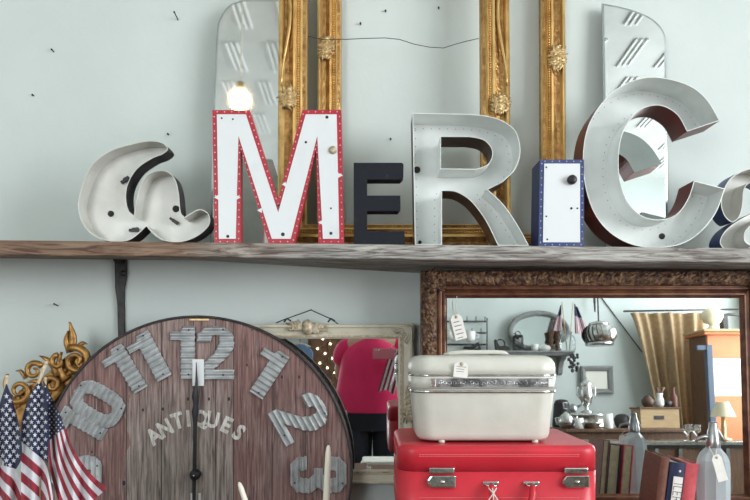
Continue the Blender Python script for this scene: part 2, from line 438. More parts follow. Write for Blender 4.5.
# ------------------------------------------------------------ marquee letters
YL = 1.965; DL = .10
def channel(name, label, contour, holes=(), out='darkmetal', inn='zinc', depth=DL, Y=YL, dots=True, extra=None, cat='letter', sox=0):
    xs = [p[0] for p in contour]; pb = max(p[1] for p in contour)
    bxp = (min(xs)+max(xs))/2; base = W(bxp, pb, Y); base.z = shelf_z(base.x)+.0008
    off = base.z-W(bxp, pb, Y).z
    base2 = (base.x, Y, base.z-off)
    t = thing(name, label, cat, (base.x, Y+sox, base.z), group='marquee letters on the shelf')
    C = T2(0, Y, base2, contour); H = [T2(0, Y, base2, h) for h in holes]
    g = G().prism([C]+H, depth-.003, depth, 0); g.build('back_panel', inn, t)
    g = G().wallstrip(C, 0, depth-.0005, .0022, 0, 1)
    for h in H: g.wallstrip(h, 0, depth-.0005, .0022, 0, 1, True)
    # bulb-spacing rivets along the inside
    if dots:
        a = inset(C, .014); k = 0; acc = 0
        for i in range(len(a)):
            p, q = Vector(a[i]), Vector(a[(i+1) % len(a)]); L = (q-p).length; d = .0
            while acc < L:
                r = p+(q-p)*(acc/L if L else 0); g.add([(r.x+.0016*math.cos(u*PI/3), depth-.0045, r.y+.0016*math.sin(u*PI/3)) for u in range(6)], [tuple(range(6))], 2)
                acc += .026
            acc -= L
    g.build('side_return', [out, inn, 'rivetdark'], t)
    return t, base2
LAST = [DL]
def socket(t, base2, px, py, ang=0, Y=YL):
    x, z = T2(0, Y, base2, [(px, py)])[0]
    g = G(); xf = Matrix.Translation((x, LAST[0]-.010, z)) @ Matrix.Rotation(math.radians(ang), 4, 'Y')
    g.box((-.016, -.005, -.004), (.012, .005, .004), 0, xf); g.box((-.004, -.009, -.0055), (.014, .003, .0055), 0, xf)
    g.build('socket_clip', 'darkmetal', t)
def hole(t, base2, px, py, r=.009, Y=YL, m='dot'):
    x, z = T2(0, Y, base2, [(px, py)])[0]
    G().lathe([(r, 0), (r*.9, .0015)], n=16, xf=Matrix.Translation((x, LAST[0]-.0045, z)) @ Matrix.Rotation(PI/2, 4, 'X')).build('cable_hole', m, t)
scr = [(168,150),(162.6,144),(150,142),(132,145),(110,152),(92,166),(81.6,188),(78,209.6),(85,229),(99.6,240),(117.6,243),(132,240),(146.4,227.6,1),(153.6,235.5),(164.4,242),(182.4,243),(198.6,236.6),(209.4,225.8),(208.3,215),(198.6,210.7),(184.2,218.6,1),(180.6,213),(178.8,195),(175.2,180.8),(168,172.9),(157.2,171.8),(146.4,176.5),(140,188),(136.3,202.4),(133.8,216.8,1),(128.4,211.4),(126,198.8),(128.4,184.4),(137.4,170),(151.8,160),(162.6,155.6)]
t, b2 = channel('marquee_letter', 'open channel script letter a, pale metal, leftmost on the shelf', sm(scr), out='darkmetal', inn='zincgrey', dots=False, depth=.062); LAST[0] = .062
for a in ((119, 177, -30), (128, 228, -5), (169, 219, 35)): socket(t, b2, *a)
hole(t, b2, 103, 211, .010); hole(t, b2, 170, 206, .011); LAST[0] = DL
Rr = [(412.5,112,1),(469,113,1),(489.6,115.5),(506.6,122),(517,132.5),(520.5,151),(515.5,168),(503,181,1),(488,188.6,1),(503,203),(517,223),(529,244.7,1),(498,244.7,1),(487,222),(476,206),(467,197),(456,191),(447,190,1),(442,190,1),(442,244,1),(415,244,1)]
Rh = [(441,136,1),(469,136,1),(483,139),(491,147),(492,156),(487,164),(476,168,1),(441,167.5,1)]
t, b2 = channel('marquee_letter', 'open channel letter R of pale grey metal, between the small E and the narrow I', sm(Rr), [sm(Rh)], out='brownmetal', inn='zinc')
hole(t, b2, 419, 160, .011); hole(t, b2, 422, 236, .006)
Cc = [(720,120,1),(708,100),(692,86),(668,78),(644,77),(620,86),(602,102),(588,126),(583,154),(585,184),(594,212),(610,232),(632,244),(656,247),(680,244),(700,232),(716,212),(725,188,1),(694,180,1),(688,198),(676,214),(658,219),(640,214),(626,198),(619,172),(620,144),(627,124),(641,109),(660,105),(677,114),(687,131,1)]
t, b2 = channel('marquee_letter', 'large round open channel letter C with oxide red outer sides', sm(Cc), out='rusted', inn='zinc')
hole(t, b2, 676, 230, .010); hole(t, b2, 691, 117, .003)
Aa = [(731,217),(724,210),(721,198),(724,184),(731,173),(742,166),(755,163),(770,165),(783,173),(790,187),(791,202),(791,235),(796,241),(805,243,1),(805,249,1),(775,249),(770,242,1),(762,247),(748,249),(735,248),(724,244),(720,236),(727,224),(743,213),(758,206),(768,202,1),(768,190),(764,181),(756,177),(748,179),(744,186),(743,198),(741,208),(737,215)]
Ah = [(768,212),(755,218),(746,226),(745,235),(751,240),(760,239),(768,232)]
t, b2 = channel('marquee_letter', 'grey metal letter a with dark blue sides cut by the right edge', sm(Aa), [sm(Ah)], out='blue', inn='zincgrey', dots=False, depth=.07, Y=2.075)
def faced(name, label, contour, body, face, inset_px, ticks=(), rivets=True, Y=YL, depth=DL, dots=()):
    xs = [p[0] for p in contour]; pb = max(p[1] for p in contour); bxp = (min(xs)+max(xs))/2
    b = W(bxp, pb, Y); zz = shelf_z(b.x)+.0008; base2 = (b.x, Y, b.z)
    t = thing(name, label, 'letter', (b.x, Y, zz), group='marquee letters on the shelf')
    C = T2(0, Y, base2, contour); g = G().prism([C], 0, depth, 0)
    if rivets:
        a = inset(C, .0055); acc = .01
        for i in range(len(a)):
            p, q = Vector(a[i]), Vector(a[(i+1) % len(a)]); L = (q-p).length
            while acc < L:
                r = p+(q-p)*(acc/L); g.ball((r.x, -.0005, r.y), .0024, 6, 1, (1, .5, 1)); acc += .022
            acc -= L
    g.build('letter_box', [body, 'rivet'], t, bevel=.0015)
    G().prism([inset(C, .0012)], depth+.0002, depth+.0015, 0).build('back_panel', 'zincgrey', t)
    if face:
        k = inset_px*Y/F
        g = G().prism([inset(C, k)], -.0025, -.0002, 0)
        for (px, py, w, h) in ticks:      # points of the face lapping the border
            x, z = T2(0, Y, base2, [(px, py)])[0]; w *= Y/F; h *= Y/F
            g.prism([[(x, z-h), (x+w, z), (x, z+h)]] if w > 0 else [[(x, z+h), (x+w, z), (x, z-h)]], -.0026, -.0003, 0)
        for (px, py, r) in dots:
            x, z = T2(0, Y, base2, [(px, py)])[0]
            g.add([(x+r*math.cos(u*PI/5), -.0032, z+r*math.sin(u*PI/5)) for u in range(10)], [tuple(range(10))], 1)
        g.build('face_panel', [face, 'dot'], t)
    return t, base2
Mm = [(212.3,109.5),(249.4,109.5),(278,199),(302.3,109.5),(341.2,109.5),(344,243),(318.5,243),(316,148.4),(294.4,243),(268.5,243),(240.4,148.4),(240.4,243),(214.5,243)]
t, b2 = faced('marquee_letter', 'large white faced letter M with a riveted red border', Mm, 'red', 'white', 4.6, depth=.034,
    ticks=((236,197,5,2.5),(219,197,-5,2.5),(262,210,-5,2.5),(299,187,5,2.5),(338,175,5,2.5),(323,222,-5,2.5),(286,184,-4,2.5)),
    dots=((222,118,.003),(233,119,.003),(327,117,.005),(306,142,.004),(228,236,.005),(283,234,.006),(331,233,.005),(279,205,.004),(331,208,.003)))
x, z = T2(0, YL, b2, [(333, 150)])[0]
G().lathe([(.0125, -.002), (.0125, .003)], n=18, xf=Matrix.Translation((x, -.003, z)) @ Matrix.Rotation(PI/2, 4, 'X')).build('disc_patch', 'creamdark', t)
Ee = [(353.6,162),(402,162),(403.6,163.5),(403.4,176),(400.5,179),(367,179),(367,194.8),(400.5,194.8),(400.5,207.5),(398,210.5),(367,210.5),(367,230.5),(404.5,230.5),(405,244),(353.8,244)]
faced('marquee_letter', 'small solid navy black letter E between the M and the R', Ee, 'navy', None, 0, rivets=False, depth=.05)
Ii = [(540,158),(584,158),(584,245),(538.5,245)]
t, b2 = faced('marquee_letter', 'narrow box letter I with white face, blue riveted border and black knob', Ii, 'blue', 'white', 4.2,
    dots=((546,166,.003),(571,207,.004),(577,207,.003),(547,238,.003),(546,215,.003)))
x, z = T2(0, YL, b2, [(571, 179)])[0]
G().lathe([(.011, 0), (.014, .003), (.0145, .012), (.012, .016), (.004, .017)], n=18, xf=Matrix.Translation((x, -.002, z)) @ Matrix.Rotation(PI/2, 4, 'X')).build('knob', 'black', t)
# ------------------------------------------------------------ framed things: generic mitred frame (local X width, Z height, -Y toward viewer)
def frame_g(w, h, prof, mis=None, nseg=30, disp=None, z0=0):
    # outer size w x h, bottom at z0; prof = [(inward, toward viewer)]
    g = G(); vs = []; P = len(prof); rings = 0
    for side in range(4):
        for i in range(nseg):
            t = i/nseg; rings += 1
            for (u, d) in prof:
                x0, x1, a0, a1 = -w/2+u, w/2-u, z0+u, z0+h-u
                cs = [(x0, a0), (x1, a0), (x1, a1), (x0, a1)]
                a, b = cs[side], cs[(side+1) % 4]
                x, z = a[0]+(b[0]-a[0])*t, a[1]+(b[1]-a[1])*t
                dd = disp(x, z, u, d) if disp else 0
                vs.append((x, -d-dd, z))
    fs = []; R = rings; o = len(g.v); g.v += [Vector(v) for v in vs]
    for i in range(R):
        j = (i+1) % R
        for k in range(P-1):
            g.f.append([o+i*P+k, o+j*P+k, o+j*P+k+1, o+i*P+k+1]); g.m.append(mis[k] if mis else 0); g.sm.append(False)
        g.f.append([o+i*P+P-1, o+j*P+P-1, o+j*P, o+i*P]); g.m.append(0); g.sm.append(False)
    return g
def ornament(g, cx, cz, sx, sz, y, n=16, mi=0, seed=1):
    r = random.Random(seed)
    for k in range(n):
        a = r.random()*2*PI; q = math.sqrt(r.random())
        p = (cx+sx*q*math.cos(a), y, cz+sz*q*math.sin(a)); s = .004+r.random()*.003
        pts = [(p[0]+s*(1+.4*u)*math.cos(u*1.1+a), y-s*.5, p[2]+s*(1+.4*u)*math.sin(u*1.1+a)) for u in range(6)]
        g.tube(pts, [s*.3, s*.6, s*.7, s*.6, s*.5, s*.3], 6, mi)
    for k in range(5):
        g.ball((cx, y-.004, cz+sz*(k-2)*.38), sx*.33, 8, mi, (1, .6, 1.1))
# tall gilt frames on the shelf
def gilt(name, label, xl, xr, wl, Y, h, orn, seed, wire=None, lean=2.0):
    # outer left/right px, member width px
    x0, x1 = (xl-CX)*Y/F, (xr-CX)*Y/F; cx = (x0+x1)/2; w = x1-x0; mw = wl*Y/F
    t = thing(name, label, 'picture frame', (cx, Y, shelf_z(cx)+.002), (-math.radians(lean), 0, 0), 'gilt frames on the shelf')
    prof = [(0, -.03), (0, .004), (mw*.07, .012), (mw*.14, .012), (mw*.22, .004), (mw*.36, .001), (mw*.52, .010), (mw*.60, .011), (mw*.66, .005), (mw*.72, .005), (mw*.78, .009), (mw*.84, .004), (mw*.95, .001), (mw, -.006), (mw, -.03)]
    mis = [2, 0, 0, 0, 1, 1, 0, 0, 1, 0, 0, 1, 0, 2]
    g = frame_g(w, h, prof, mis, 60); g.build('moulding', ['gold', 'golddark', 'golddark'], t)
    # beading
    g = G(); u = mw*.69; zz = u
    n = int((h-2*u)/.0085)
    for k in range(n):
        for s in (-1, 1): g.ball((s*(w/2-u), -.006, u+k*.0085), .0035, 6)
    n = int((w-2*u)/.0085)
    for k in range(n):
        for zq in (u, h-u): g.ball((-w/2+u+k*.0085, -.006, zq), .0035, 6)
    g.build('beading', 'gold', t)
    for (side, pz, hh) in orn:
        g = G(); ornament(g, side*(w/2-mw*.38), CZ+(HY-pz)*Y/F-shelf_z(cx), mw*.27, hh, -.011, 46, 0, seed+int(pz)); g.build('carved_ornament', 'goldlite', t)
    if wire:
        for s in (-1, 1):
            g = G(); pts = []; zc = CZ+(HY-10)*Y/F-shelf_z(cx)
            for k in range(21):
                q = k/20; pts.append((s*(w/2-mw*(.12+.30*math.sin(PI*q)**2)), -.012, zc+(q-.5)*.50))
            g.tube(pts, [.003+.003*math.sin(PI*k/20) for k in range(21)], 8); g.build('scroll', 'gold', t)
    if wire:
        g = G(); pts = [((px-CX)*Y/F-cx, -.0005+.02, CZ+(HY-py)*Y/F-shelf_z(cx)) for px, py in wire]
        g.tube(pts, .0012, 6); g.build('hanging_wire', 'blackstring', t)
    return t
gilt('picture_frame', 'tall empty gilt frame standing in front, its sides left of and right of the wire', 277.5, 511, 29, 2.12, 1.12, [(-1, 97, .035), (1, 105, .035)], 3,
     wire=[(307, 30), (322, 33), (345, 33), (365, 32), (385, 31.5), (400, 33), (415, 38), (430, 41), (445, 42), (457, 38), (468, 35), (481, 32)], lean=2.0)
gilt('picture_frame', 'tall empty gilt frame behind, shifted right, its far side above the letter I', 317, 566, 24, 2.215, 1.16, [(-1, 48, .04), (1, 58, .045)], 9, lean=.9)
# ------------------------------------------------------------ unframed shelf mirrors
def plate_mirror(label, contour, Y, lean, m='mirror', Yb=None):
    pb = max(p[1] for p in contour); bxp = sum(p[0] for p in contour)/len(contour); b = W(bxp, pb, Y); b2 = (b.x, Y, b.z)
    t = thing('unframed_mirror', label, 'mirror', (b.x, Y, shelf_z(b.x)+.002), (-math.radians(lean), 0, 0))
    C = T2(0, Y, b2, contour); area = sum(C[i][0]*C[(i+1) % len(C)][1]-C[(i+1) % len(C)][0]*C[i][1] for i in range(len(C)))
    if area < 0: C = C[::-1]
    G().prism([C], 0, .006, 0, 1).build('backing', ['mback', 'bevel'], t)
    I = inset(C, .007); n = len(C)
    g = G().prism([I], -.0025, -.0001, 0); g.build('silvered_glass', m, t)
    g = G(); g.add([(p[0], -.0003, p[1]) for p in C]+[(p[0], -.0024, p[1]) for p in I], [(i, (i+1) % n, n+(i+1) % n, n+i) for i in range(n)]); g.build('bevelled_edge', 'bevel', t)
    return t
mt = plate_mirror('tall unframed mirror with rounded shoulder leaning behind the M', sm([(210,243,1),(211,140),(211,100),(212.5,60),(214,14),(217.5,0),(226,-12),(240,-18,1),(292,-18,1),(292,243,1)]), 2.18, 3.0, 'mirror_old')
plate_mirror('tall unframed mirror with arched top leaning behind the letter C', sm([(606,247,1),(606,-15,1),(622,-12),(640,-7),(655,0),(665,9),(670,20),(670,40,1),(668,247,1)]), 2.20, 2.6)
# ------------------------------------------------------------ big brown framed mirror
ML = 2.8; YM = 2.10
X0, X1 = (421-CX)*YM/F, (768-CX)*YM/F
zb = CZ+(HY-519)*YM/F; zt = CZ+(HY-271)*YM/F
cxm = (X0+X1)/2; wm = X1-X0; hm = zt-zb
lr = -math.radians(ML)
BM = thing('framed_mirror', 'wide mirror in a carved red brown frame standing under the shelf', 'mirror', (cxm, YM-math.sin(-lr)*hm*.5, zb), (lr, 0, 0))
mw = 26.5*YM/F
prof = [(0, -.03), (0, .022), (mw*.05, .030), (mw*.12, .030), (mw*.3, .036), (mw*.5, .030), (mw*.58, .020), (mw*.62, .020), (mw*.65, .026), (mw*.70, .026), (mw*.74, .017), (mw*.80, .014), (mw*.84, .018), (mw*.90, .018), (mw*.93, .008), (mw, .002), (mw, -.03)]
prof = [(0, -.03), (0, .022)]+[(mw*k/16, .028+.008*math.sin(PI*k/9)) for k in range(0, 10)]+prof[6:]
def dsp(x, z, u, d):
    if u < mw*.01 or u > mw*.56 or d < 0: return 0
    return .004*abs(noise.noise(Vector((x*70, z*70, 1))))*2+.0012*math.sin(x*95+math.sin(z*60)*2)*math.sin(z*95+2*math.sin(x*50))
mis = [1, 0]+[0]*9+[1]*20
g = frame_g(wm, hm, prof, mis[:len(prof)-1], 170, dsp); g.build('moulding', ['brownframe', 'brownsm'], BM, smooth=None)
for sx_ in (-1, 1):
    for zc in (mw*.45, hm-mw*.45):
        g = G(); ornament(g, sx_*(wm/2-mw*.45), zc, mw*.4, mw*.4, -.038, 26, 0, 5); g.build('corner_ornament', 'brownframe', BM)
G().box((-wm/2+mw*.96, -.001, mw*.96), (wm/2-mw*.96, .004, hm-mw*.96)).build('mirror_glass', 'mirror', BM)
G().box((-wm/2+.01, .03, .01), (wm/2-.01, .034, hm-.01)).build('backing_board', 'mback', BM)
MN = Vector((0, -math.cos(lr), -math.sin(lr)))      # faces the camera, tips up
MN = Vector((0, -math.cos(math.radians(ML)), math.sin(math.radians(ML))))
MP = XF[BM.name] @ Vector((0, -.001, hm/2))
def R(px, py, Yr, n=MN, p=MP):
    d = Vector(((px-CX)/F, 1, (HY-py)/F)); c = Vector((0, 0, CZ))
    q = c+d*((p-c).dot(n)/d.dot(n)); r = d-2*d.dot(n)*n
    return q+r*((Yr-q.y)/r.y)
def RS(Yr): return (2*YM-Yr)/F          # metres per pixel of a reflected thing
# tag on the mirror
def paper_tag(name, label, c, w, h, ang, parent=None, lines=4, yaw=0):
    xf = Matrix.Translation(c) @ Matrix.Rotation(math.radians(yaw), 4, 'Z') @ Matrix.Rotation(math.radians(ang), 4, 'Y')
    g = G(); out = [(-w/2, -h/2), (w/2, -h/2), (w/2, h*.36), (w*.28, h/2), (-w*.28, h/2), (-w/2, h*.36)]
    g.prism([out], -.0006, .0006, 0)
    r = random.Random(int(w*1e5))
    for k in range(lines):
        z = h*.2-k*h*.16
        g.box((-w*.33, -.0009, z), (w*(.1+.25*r.random()), -.0007, z+h*.03), 1)
    g.lathe([(w*.13, 0), (w*.13, .0012)], n=12, mi=2, xf=Matrix.Translation((0, -.0005, h*.4)) @ Matrix.Rotation(PI/2, 4, 'X'))
    g.v = [xf @ p for p in g.v]
    if parent: return g.build(name, ['paper', 'ink', 'creamdark'], parent, world=True)
    return solo(g, name, ['paper', 'ink', 'creamdark'], label, 'tag', c)
pt = W(458.5, 327, YM-.018)
paper_tag('price_tag', '', pt, .038, .082, -14, BM, 5)
G().tube([W(456, 316, YM-.02), W(456, 306, YM-.03), W(457, 296, YM-.045)], .001, 5).build('tag_string', 'string', BM, world=True)
# ------------------------------------------------------------ cream framed mirror
YCm = 2.235
X0, X1 = (203-CX)*YCm/F, (413-CX)*YCm/F; zt = CZ+(HY-324)*YCm/F; zb = CZ+(HY-484)*YCm/F
w = X1-X0; h = zt-zb; mw = 15*YCm/F; cx = (X0+X1)/2
CM = thing('framed_mirror', 'smaller mirror in a cream painted frame hanging behind the clock', 'mirror', (cx, YCm, zb))
def dc(x, z, u, d): return 0
prof = [(0, -.02), (0, .006), (mw*.08, .012), (mw*.2, .013), (mw*.3, .008), (mw*.62, .005), (mw*.76, .009), (mw*.86, .009), (mw*.95, .003), (mw, 0), (mw, -.02)]
g = frame_g(w, h, prof, [0]*6+[1]+[0]*5, 50)
for v in g.v:       # gently lobed outer edges
    if abs(v.x) > w/2-.003: v.x += math.copysign(.004*math.cos(4*PI*(v.z/h)), v.x)
    if v.z > h-.003 or v.z < .003: v.z += (1 if v.z > h/2 else -1)*.0035*math.cos(4*PI*v.x/w)
g.build('moulding', ['cream', 'creamdark'], CM)
G().box((-w/2+mw*.95, -.001, mw*.95), (w/2-mw*.95, .003, h-mw*.95)).build('mirror_glass', 'mirror', CM)
for sx_ in (-1, 1):
    for sz_ in (0, 1):
        g = G(); ccx = sx_*(w/2-.006); ccz = h-.006 if sz_ else .006
        for k in range(9):
            a = (k/8)*PI/2; dx, dz = -sx_*math.cos(a), (-1 if sz_ else 1)*math.sin(a)
            L = .052+.018*abs(math.cos(2*a))
            g.tube([(ccx+dx*.004, -.016, ccz+dz*.004), (ccx+dx*L*.5, -.015, ccz+dz*L*.5), (ccx+dx*L, -.008, ccz+dz*L)], [.003, .0035, .0012], 6)
        for q in (0, 1):
            pts = [(ccx-sx_*(.05+.012*math.cos(u*.7+q*2.2)*(1-u/11)) if q == 0 else ccx-sx_*(.018+.010*math.cos(u*.7)*(1-u/11)), -.011,
                    (ccz-(1 if sz_ else -1)*(.018+.010*math.sin(u*.7)*(1-u/11))) if q == 0 else ccz-(1 if sz_ else -1)*(.05+.012*math.sin(u*.7)*(1-u/11))) for u in range(10)]
            g.tube(pts, .0022, 6, 1)
        g.build('corner_shell', ['cream', 'creamdark'], CM)
g = G(); ornament(g, 0, h-.012, .062, .008, -.012, 60, 0, 2); g.build('carved_ornament', 'creamdark', CM)
g = G(); ornament(g, w/2-.014, h/2, .008, .06, -.012, 60, 0, 4); g.build('carved_ornament', 'creamdark', CM)
g = G(); g.tube([W(276, 323, YCm), W(283, 320, YCm-.01), W(311, 310, YCm-.02), W(331, 319, YCm-.01), W(338, 324, YCm)], .0022, 6)
for q in (287, 331): g.tube([W(q-3, 322, YCm-.012), W(q, 318.5, YCm-.014), W(q+4, 321, YCm-.012)], .0035, 6)
g.tube([W(311, 310, YW+.003), W(311, 309.5, YCm-.024)], .002, 6)
g.build('hanging_cord', 'blackstring', CM, world=True)
# ------------------------------------------------------------ clock
YC = 2.13; rc = 155.5*YC/F; cc = W(197, 471, YC)
CK = thing('wall_clock', 'huge round wooden clock with corrugated metal numerals leaning at left', 'clock', (cc.x, YC, cc.z-rc))
def CP(px, py): p = W(px, py, YC); return (p.x-cc.x, p.z-cc.z+rc)
g = G(); N = 128
g.prism([[(rc*.994*math.cos(2*PI*k/N), rc*.994*math.sin(2*PI*k/N)) for k in range(N)]], 0, .03, 0)
for (px, py, r) in ((143,410,.006),(163,409,.006),(188,399,.006),(209,399,.006),(229,399,.007),(247,365,.005),(282,377,.006),(299,377,.006),(124,483,.009),(330,372,.004),(92,452,.005),(252,330,.003)):
    p = W(px, py, YC); x, z = p.x-cc.x, p.z-cc.z
    g.add([(x+r*.6*math.cos(u*PI/4), -.0006, z+r*math.sin(u*PI/4)) for u in range(8)], [tuple(range(8))], 1)
dial = g.build('dial_boards', ['clockwood', 'dot'], CK); dial.location = (0, 0, rc)
g = G(); g.lathe([(rc*.993, -.034), (rc*1.001, -.034), (rc*1.001, .004), (rc*.985, .0045), (rc*.985, .0015), (rc*.993, .001), (rc*.993, -.034)], n=128, xf=Matrix.Translation((0, 0, rc)) @ Matrix.Rotation(PI/2, 4, 'X'), caps=False)
g.build('metal_rim', 'darkmetal', CK)
D1 = [(.28,0),(.66,0),(.66,1),(.36,1),(.28,.90),(0,.90),(0,.74),(.28,.74)]
D2 = [(0,0),(.70,0),(.70,.17),(.30,.17),(.58,.42),(.70,.60),(.68,.84),(.52,.97),(.36,1),(.16,.97),(.02,.85),(0,.68),(.26,.68),(.28,.80),(.36,.83),(.42,.78),(.42,.66),(.34,.50),(0,.17)]
D3 = [(0,.30),(.02,.12),(.16,0),(.52,0),(.68,.12),(.70,.36),(.58,.5),(.70,.64),(.68,.88),(.52,1),(.16,1),(.02,.88),(0,.70),(.26,.70),(.28,.82),(.40,.82),(.42,.66),(.34,.58),(.22,.58),(.22,.42),(.34,.42),(.42,.34),(.40,.18),(.28,.18),(.26,.30)]
D0 = [(.35+.35*math.copysign(abs(math.cos(a))**.7, math.cos(a)), .5+.5*math.copysign(abs(math.sin(a))**.7, math.sin(a))) for a in [k*PI/12 for k in range(24)]]
D0h = [(.35+.11*math.copysign(abs(math.cos(a))**.7, math.cos(a)), .5+.30*math.copysign(abs(math.sin(a))**.7, math.sin(a))) for a in [k*PI/12 for k in range(24)]]
D9 = [(.35+.35*math.cos(a), .66+.34*math.sin(a)) for a in [k*PI/12 for k in range(-2, 15)]]+[(.05,.40),(.42,.36),(.42,.2),(.26,.2),(.24,.3),(0,.3),(.06,.08),(.2,0),(.5,0),(.66,.1),(.70,.3)]
def inside(x, z, poly):
    c = False; j = len(poly)-1
    for i in range(len(poly)):
        xi, zi = poly[i]; xj, zj = poly[j]
        if (zi > z) != (zj > z) and x < (xj-xi)*(z-zi)/(zj-zi)+xi: c = not c
        j = i
    return c
def numeral(polys, px, py, hpx, ang, wide=1., period=.0185):
    # corrugated sheet numeral: ribs run across the digit
    H = hpx*YC/F; xf = Matrix.Translation((CP(px, py)[0], -.004, CP(px, py)[1])) @ Matrix.Rotation(math.radians(ang), 4, 'Y')
    g = G(); st = .0022; Wd = .7*H*wide; nx = int(Wd/st)+1; nz = int(H/st)+1; idx = {}
    outer, holes = polys[0], polys[1:]
    def hh(z): return -.0045-.0042*math.sin(2*PI*z/period)
    def vid(i, k, b):
        key = (i, k, b)
        if key not in idx:
            idx[key] = len(g.v); x = i*st-Wd/2; z = k*st-H/2
            g.v.append(xf @ Vector((x, hh(z)+(.004 if b else 0), z)))
        return idx[key]
    ok = {}
    for i in range(nx):
        for k in range(nz):
            u, v = (i+.5)*st/(Wd/.7), (k+.5)*st/H
            ok[i, k] = inside(u, v, outer) and not any(inside(u, v, q) for q in holes)
    for (i, k), s in ok.items():
        if not s: continue
        g.f.append([vid(i, k, 0), vid(i+1, k, 0), vid(i+1, k+1, 0), vid(i, k+1, 0)]); g.m.append(0); g.sm.append(True)
        for (a, b, p, q) in ((i-1, k, (i, k+1), (i, k)), (i+1, k, (i+1, k), (i+1, k+1)), (i, k-1, (i, k), (i+1, k)), (i, k+1, (i+1, k+1), (i, k+1))):
            if not ok.get((a, b)):
                g.f.append([vid(*p, 0), vid(*p, 1), vid(*q, 1), vid(*q, 0)]); g.m.append(0); g.sm.append(False)
    for (u, v) in ((.5, .08), (.5, .93)):
        if inside(u, v, outer): g.lathe([(.003, 0), (.003, .002)], n=8, mi=1, xf=xf @ Matrix.Translation((u*Wd/.7-Wd/2, hh(v*H-H/2)-.001, v*H-H/2)) @ Matrix.Rotation(PI/2, 4, 'X'))
    g.build('numeral_digit', ['galv', 'dot'], CK)
numeral([D1], 184, 352.5, 52, 0, .72); numeral([D2], 216, 352.5, 53, 0, 1.0)
numeral([D1], 149, 358, 51, -28, .8); numeral([D1], 124.5, 371, 50, -31, .8)
numeral([D0, D0h], 98.5, 404, 54, -60, 1.02); numeral([D1], 82, 427, 48, -60, .72)
numeral([D1], 266, 371.5, 50, 33, .8)
numeral([D2], 301, 417, 54, 61, 1.0); numeral([D3], 318.5, 474.5, 56, 90, .95)
numeral([D9], 77, 473, 52, -90, 1.0)
# stencilled word
ST = G(); A = [('A',154.5,436.5,-38),('N',165.5,428.8,-29),('T',178,421.5,-17),('I',188.5,419.3,-5),('Q',200.5,419,2),('U',212.5,420.5,12),('E',226,425.5,25),('S',238.5,433,38)]
for ch, px, py, an in A:
    x, z = CP(px, py); xf = Matrix.Translation((x, -.001, z)) @ Matrix.Rotation(math.radians(an), 4, 'Y') @ RX @ Matrix.Scale(.86, 4, (1, 0, 0))
    text_g(ch, .072, .0004, xf, ST, off=.0028)
ST.build('painted_lettering', 'stencil', CK)
x, z = CP(199, 373); G().box((x-.018, -.0135, z-.042), (x+.020, -.0115, z+.046)).build('white_card_patch', 'white', CK)
for q in (-.016, .010): x, z = CP(195.5, 505); G().box((x+q, -.0026, z-.04), (x+q+.008, -.0008, z+.04)).build('white_paint_mark', 'white', CK)
g = G(); Y0 = -.024
def hp(px, py): x, z = CP(px, py); return (x, Y0, z)
pts = [(198.2, 362), (198.4, 372), (198.6, 381), (198.2, 386), (198, 391), (197.6, 396), (197.8, 401), (197.8, 405), (197.4, 411), (197.2, 415), (197.2, 425), (196.6, 466), (196.2, 474), (196, 500), (195.6, 540), (195.5, 560)]
rr = [.0012, .0028, .0045, .006, .011, .013, .010, .009, .012, .010, .0065, .0065, .0065, .006, .008, .003]
g.tube([hp(*p) for p in pts], rr, 10, flat=.25); g.build('clock_hand', 'black', CK)
x, z = CP(196.5, 474); G().lathe([(.017, -.022), (.017, .024), (.012, .028), (.004, .030)], n=20, xf=Matrix.Translation((x, 0, z)) @ Matrix.Rotation(PI/2, 4, 'X')).build('hand_hub', 'black', CK)
x, z = CP(196.5, 474); G().ball((x, -.031, z), .004, 8).build('hub_pin', 'chrome', CK)
x, z = CP(199.5, 319.8); G().box((x-.033, -.006, z-.0035), (x+.033, -.003, z+.0035)).build('brass_clip', 'goldlite', CK, bevel=.001)
# ------------------------------------------------------------ tables and supports (below the picture)
def table(name, label, x0, x1, y0, y1, z, m='tablewood'):
    t = thing(name, label, 'table', ((x0+x1)/2, (y0+y1)/2, 0)); w, d = (x1-x0)/2, (y1-y0)/2
    G().box((-w, -d, z-.03), (w, d, z)).build('table_top', m, t, bevel=.004)
    G().box((-w+.04, -d+.04, z-.10), (w-.04, d-.04, z-.03)).build('apron', m, t)
    for sx in (-1, 1):
        for sy in (-1, 1):
            a, b = sx*(w-.06), sy*(d-.06); G().box((a-.025, b-.025, 0), (a+.025, b+.025, z-.03)).build('table_leg', m, t, bevel=.004)
    return t
zbm = XF[BM.name].translation.z
table('display_table', 'dark wooden table under the red suitcase, books and wide mirror', -.02, 1.45, 1.35, 2.26, zbm-.001)
table('display_table', 'dark wooden table in front of the clock holding flags and candles', -1.45, -.04, 1.3, 1.92, zbm-.001)
table('low_bench', 'low dark bench on which the big round clock rests', -1.3, -.03, 1.955, 2.26, cc.z-rc-.001)
ZT = zbm
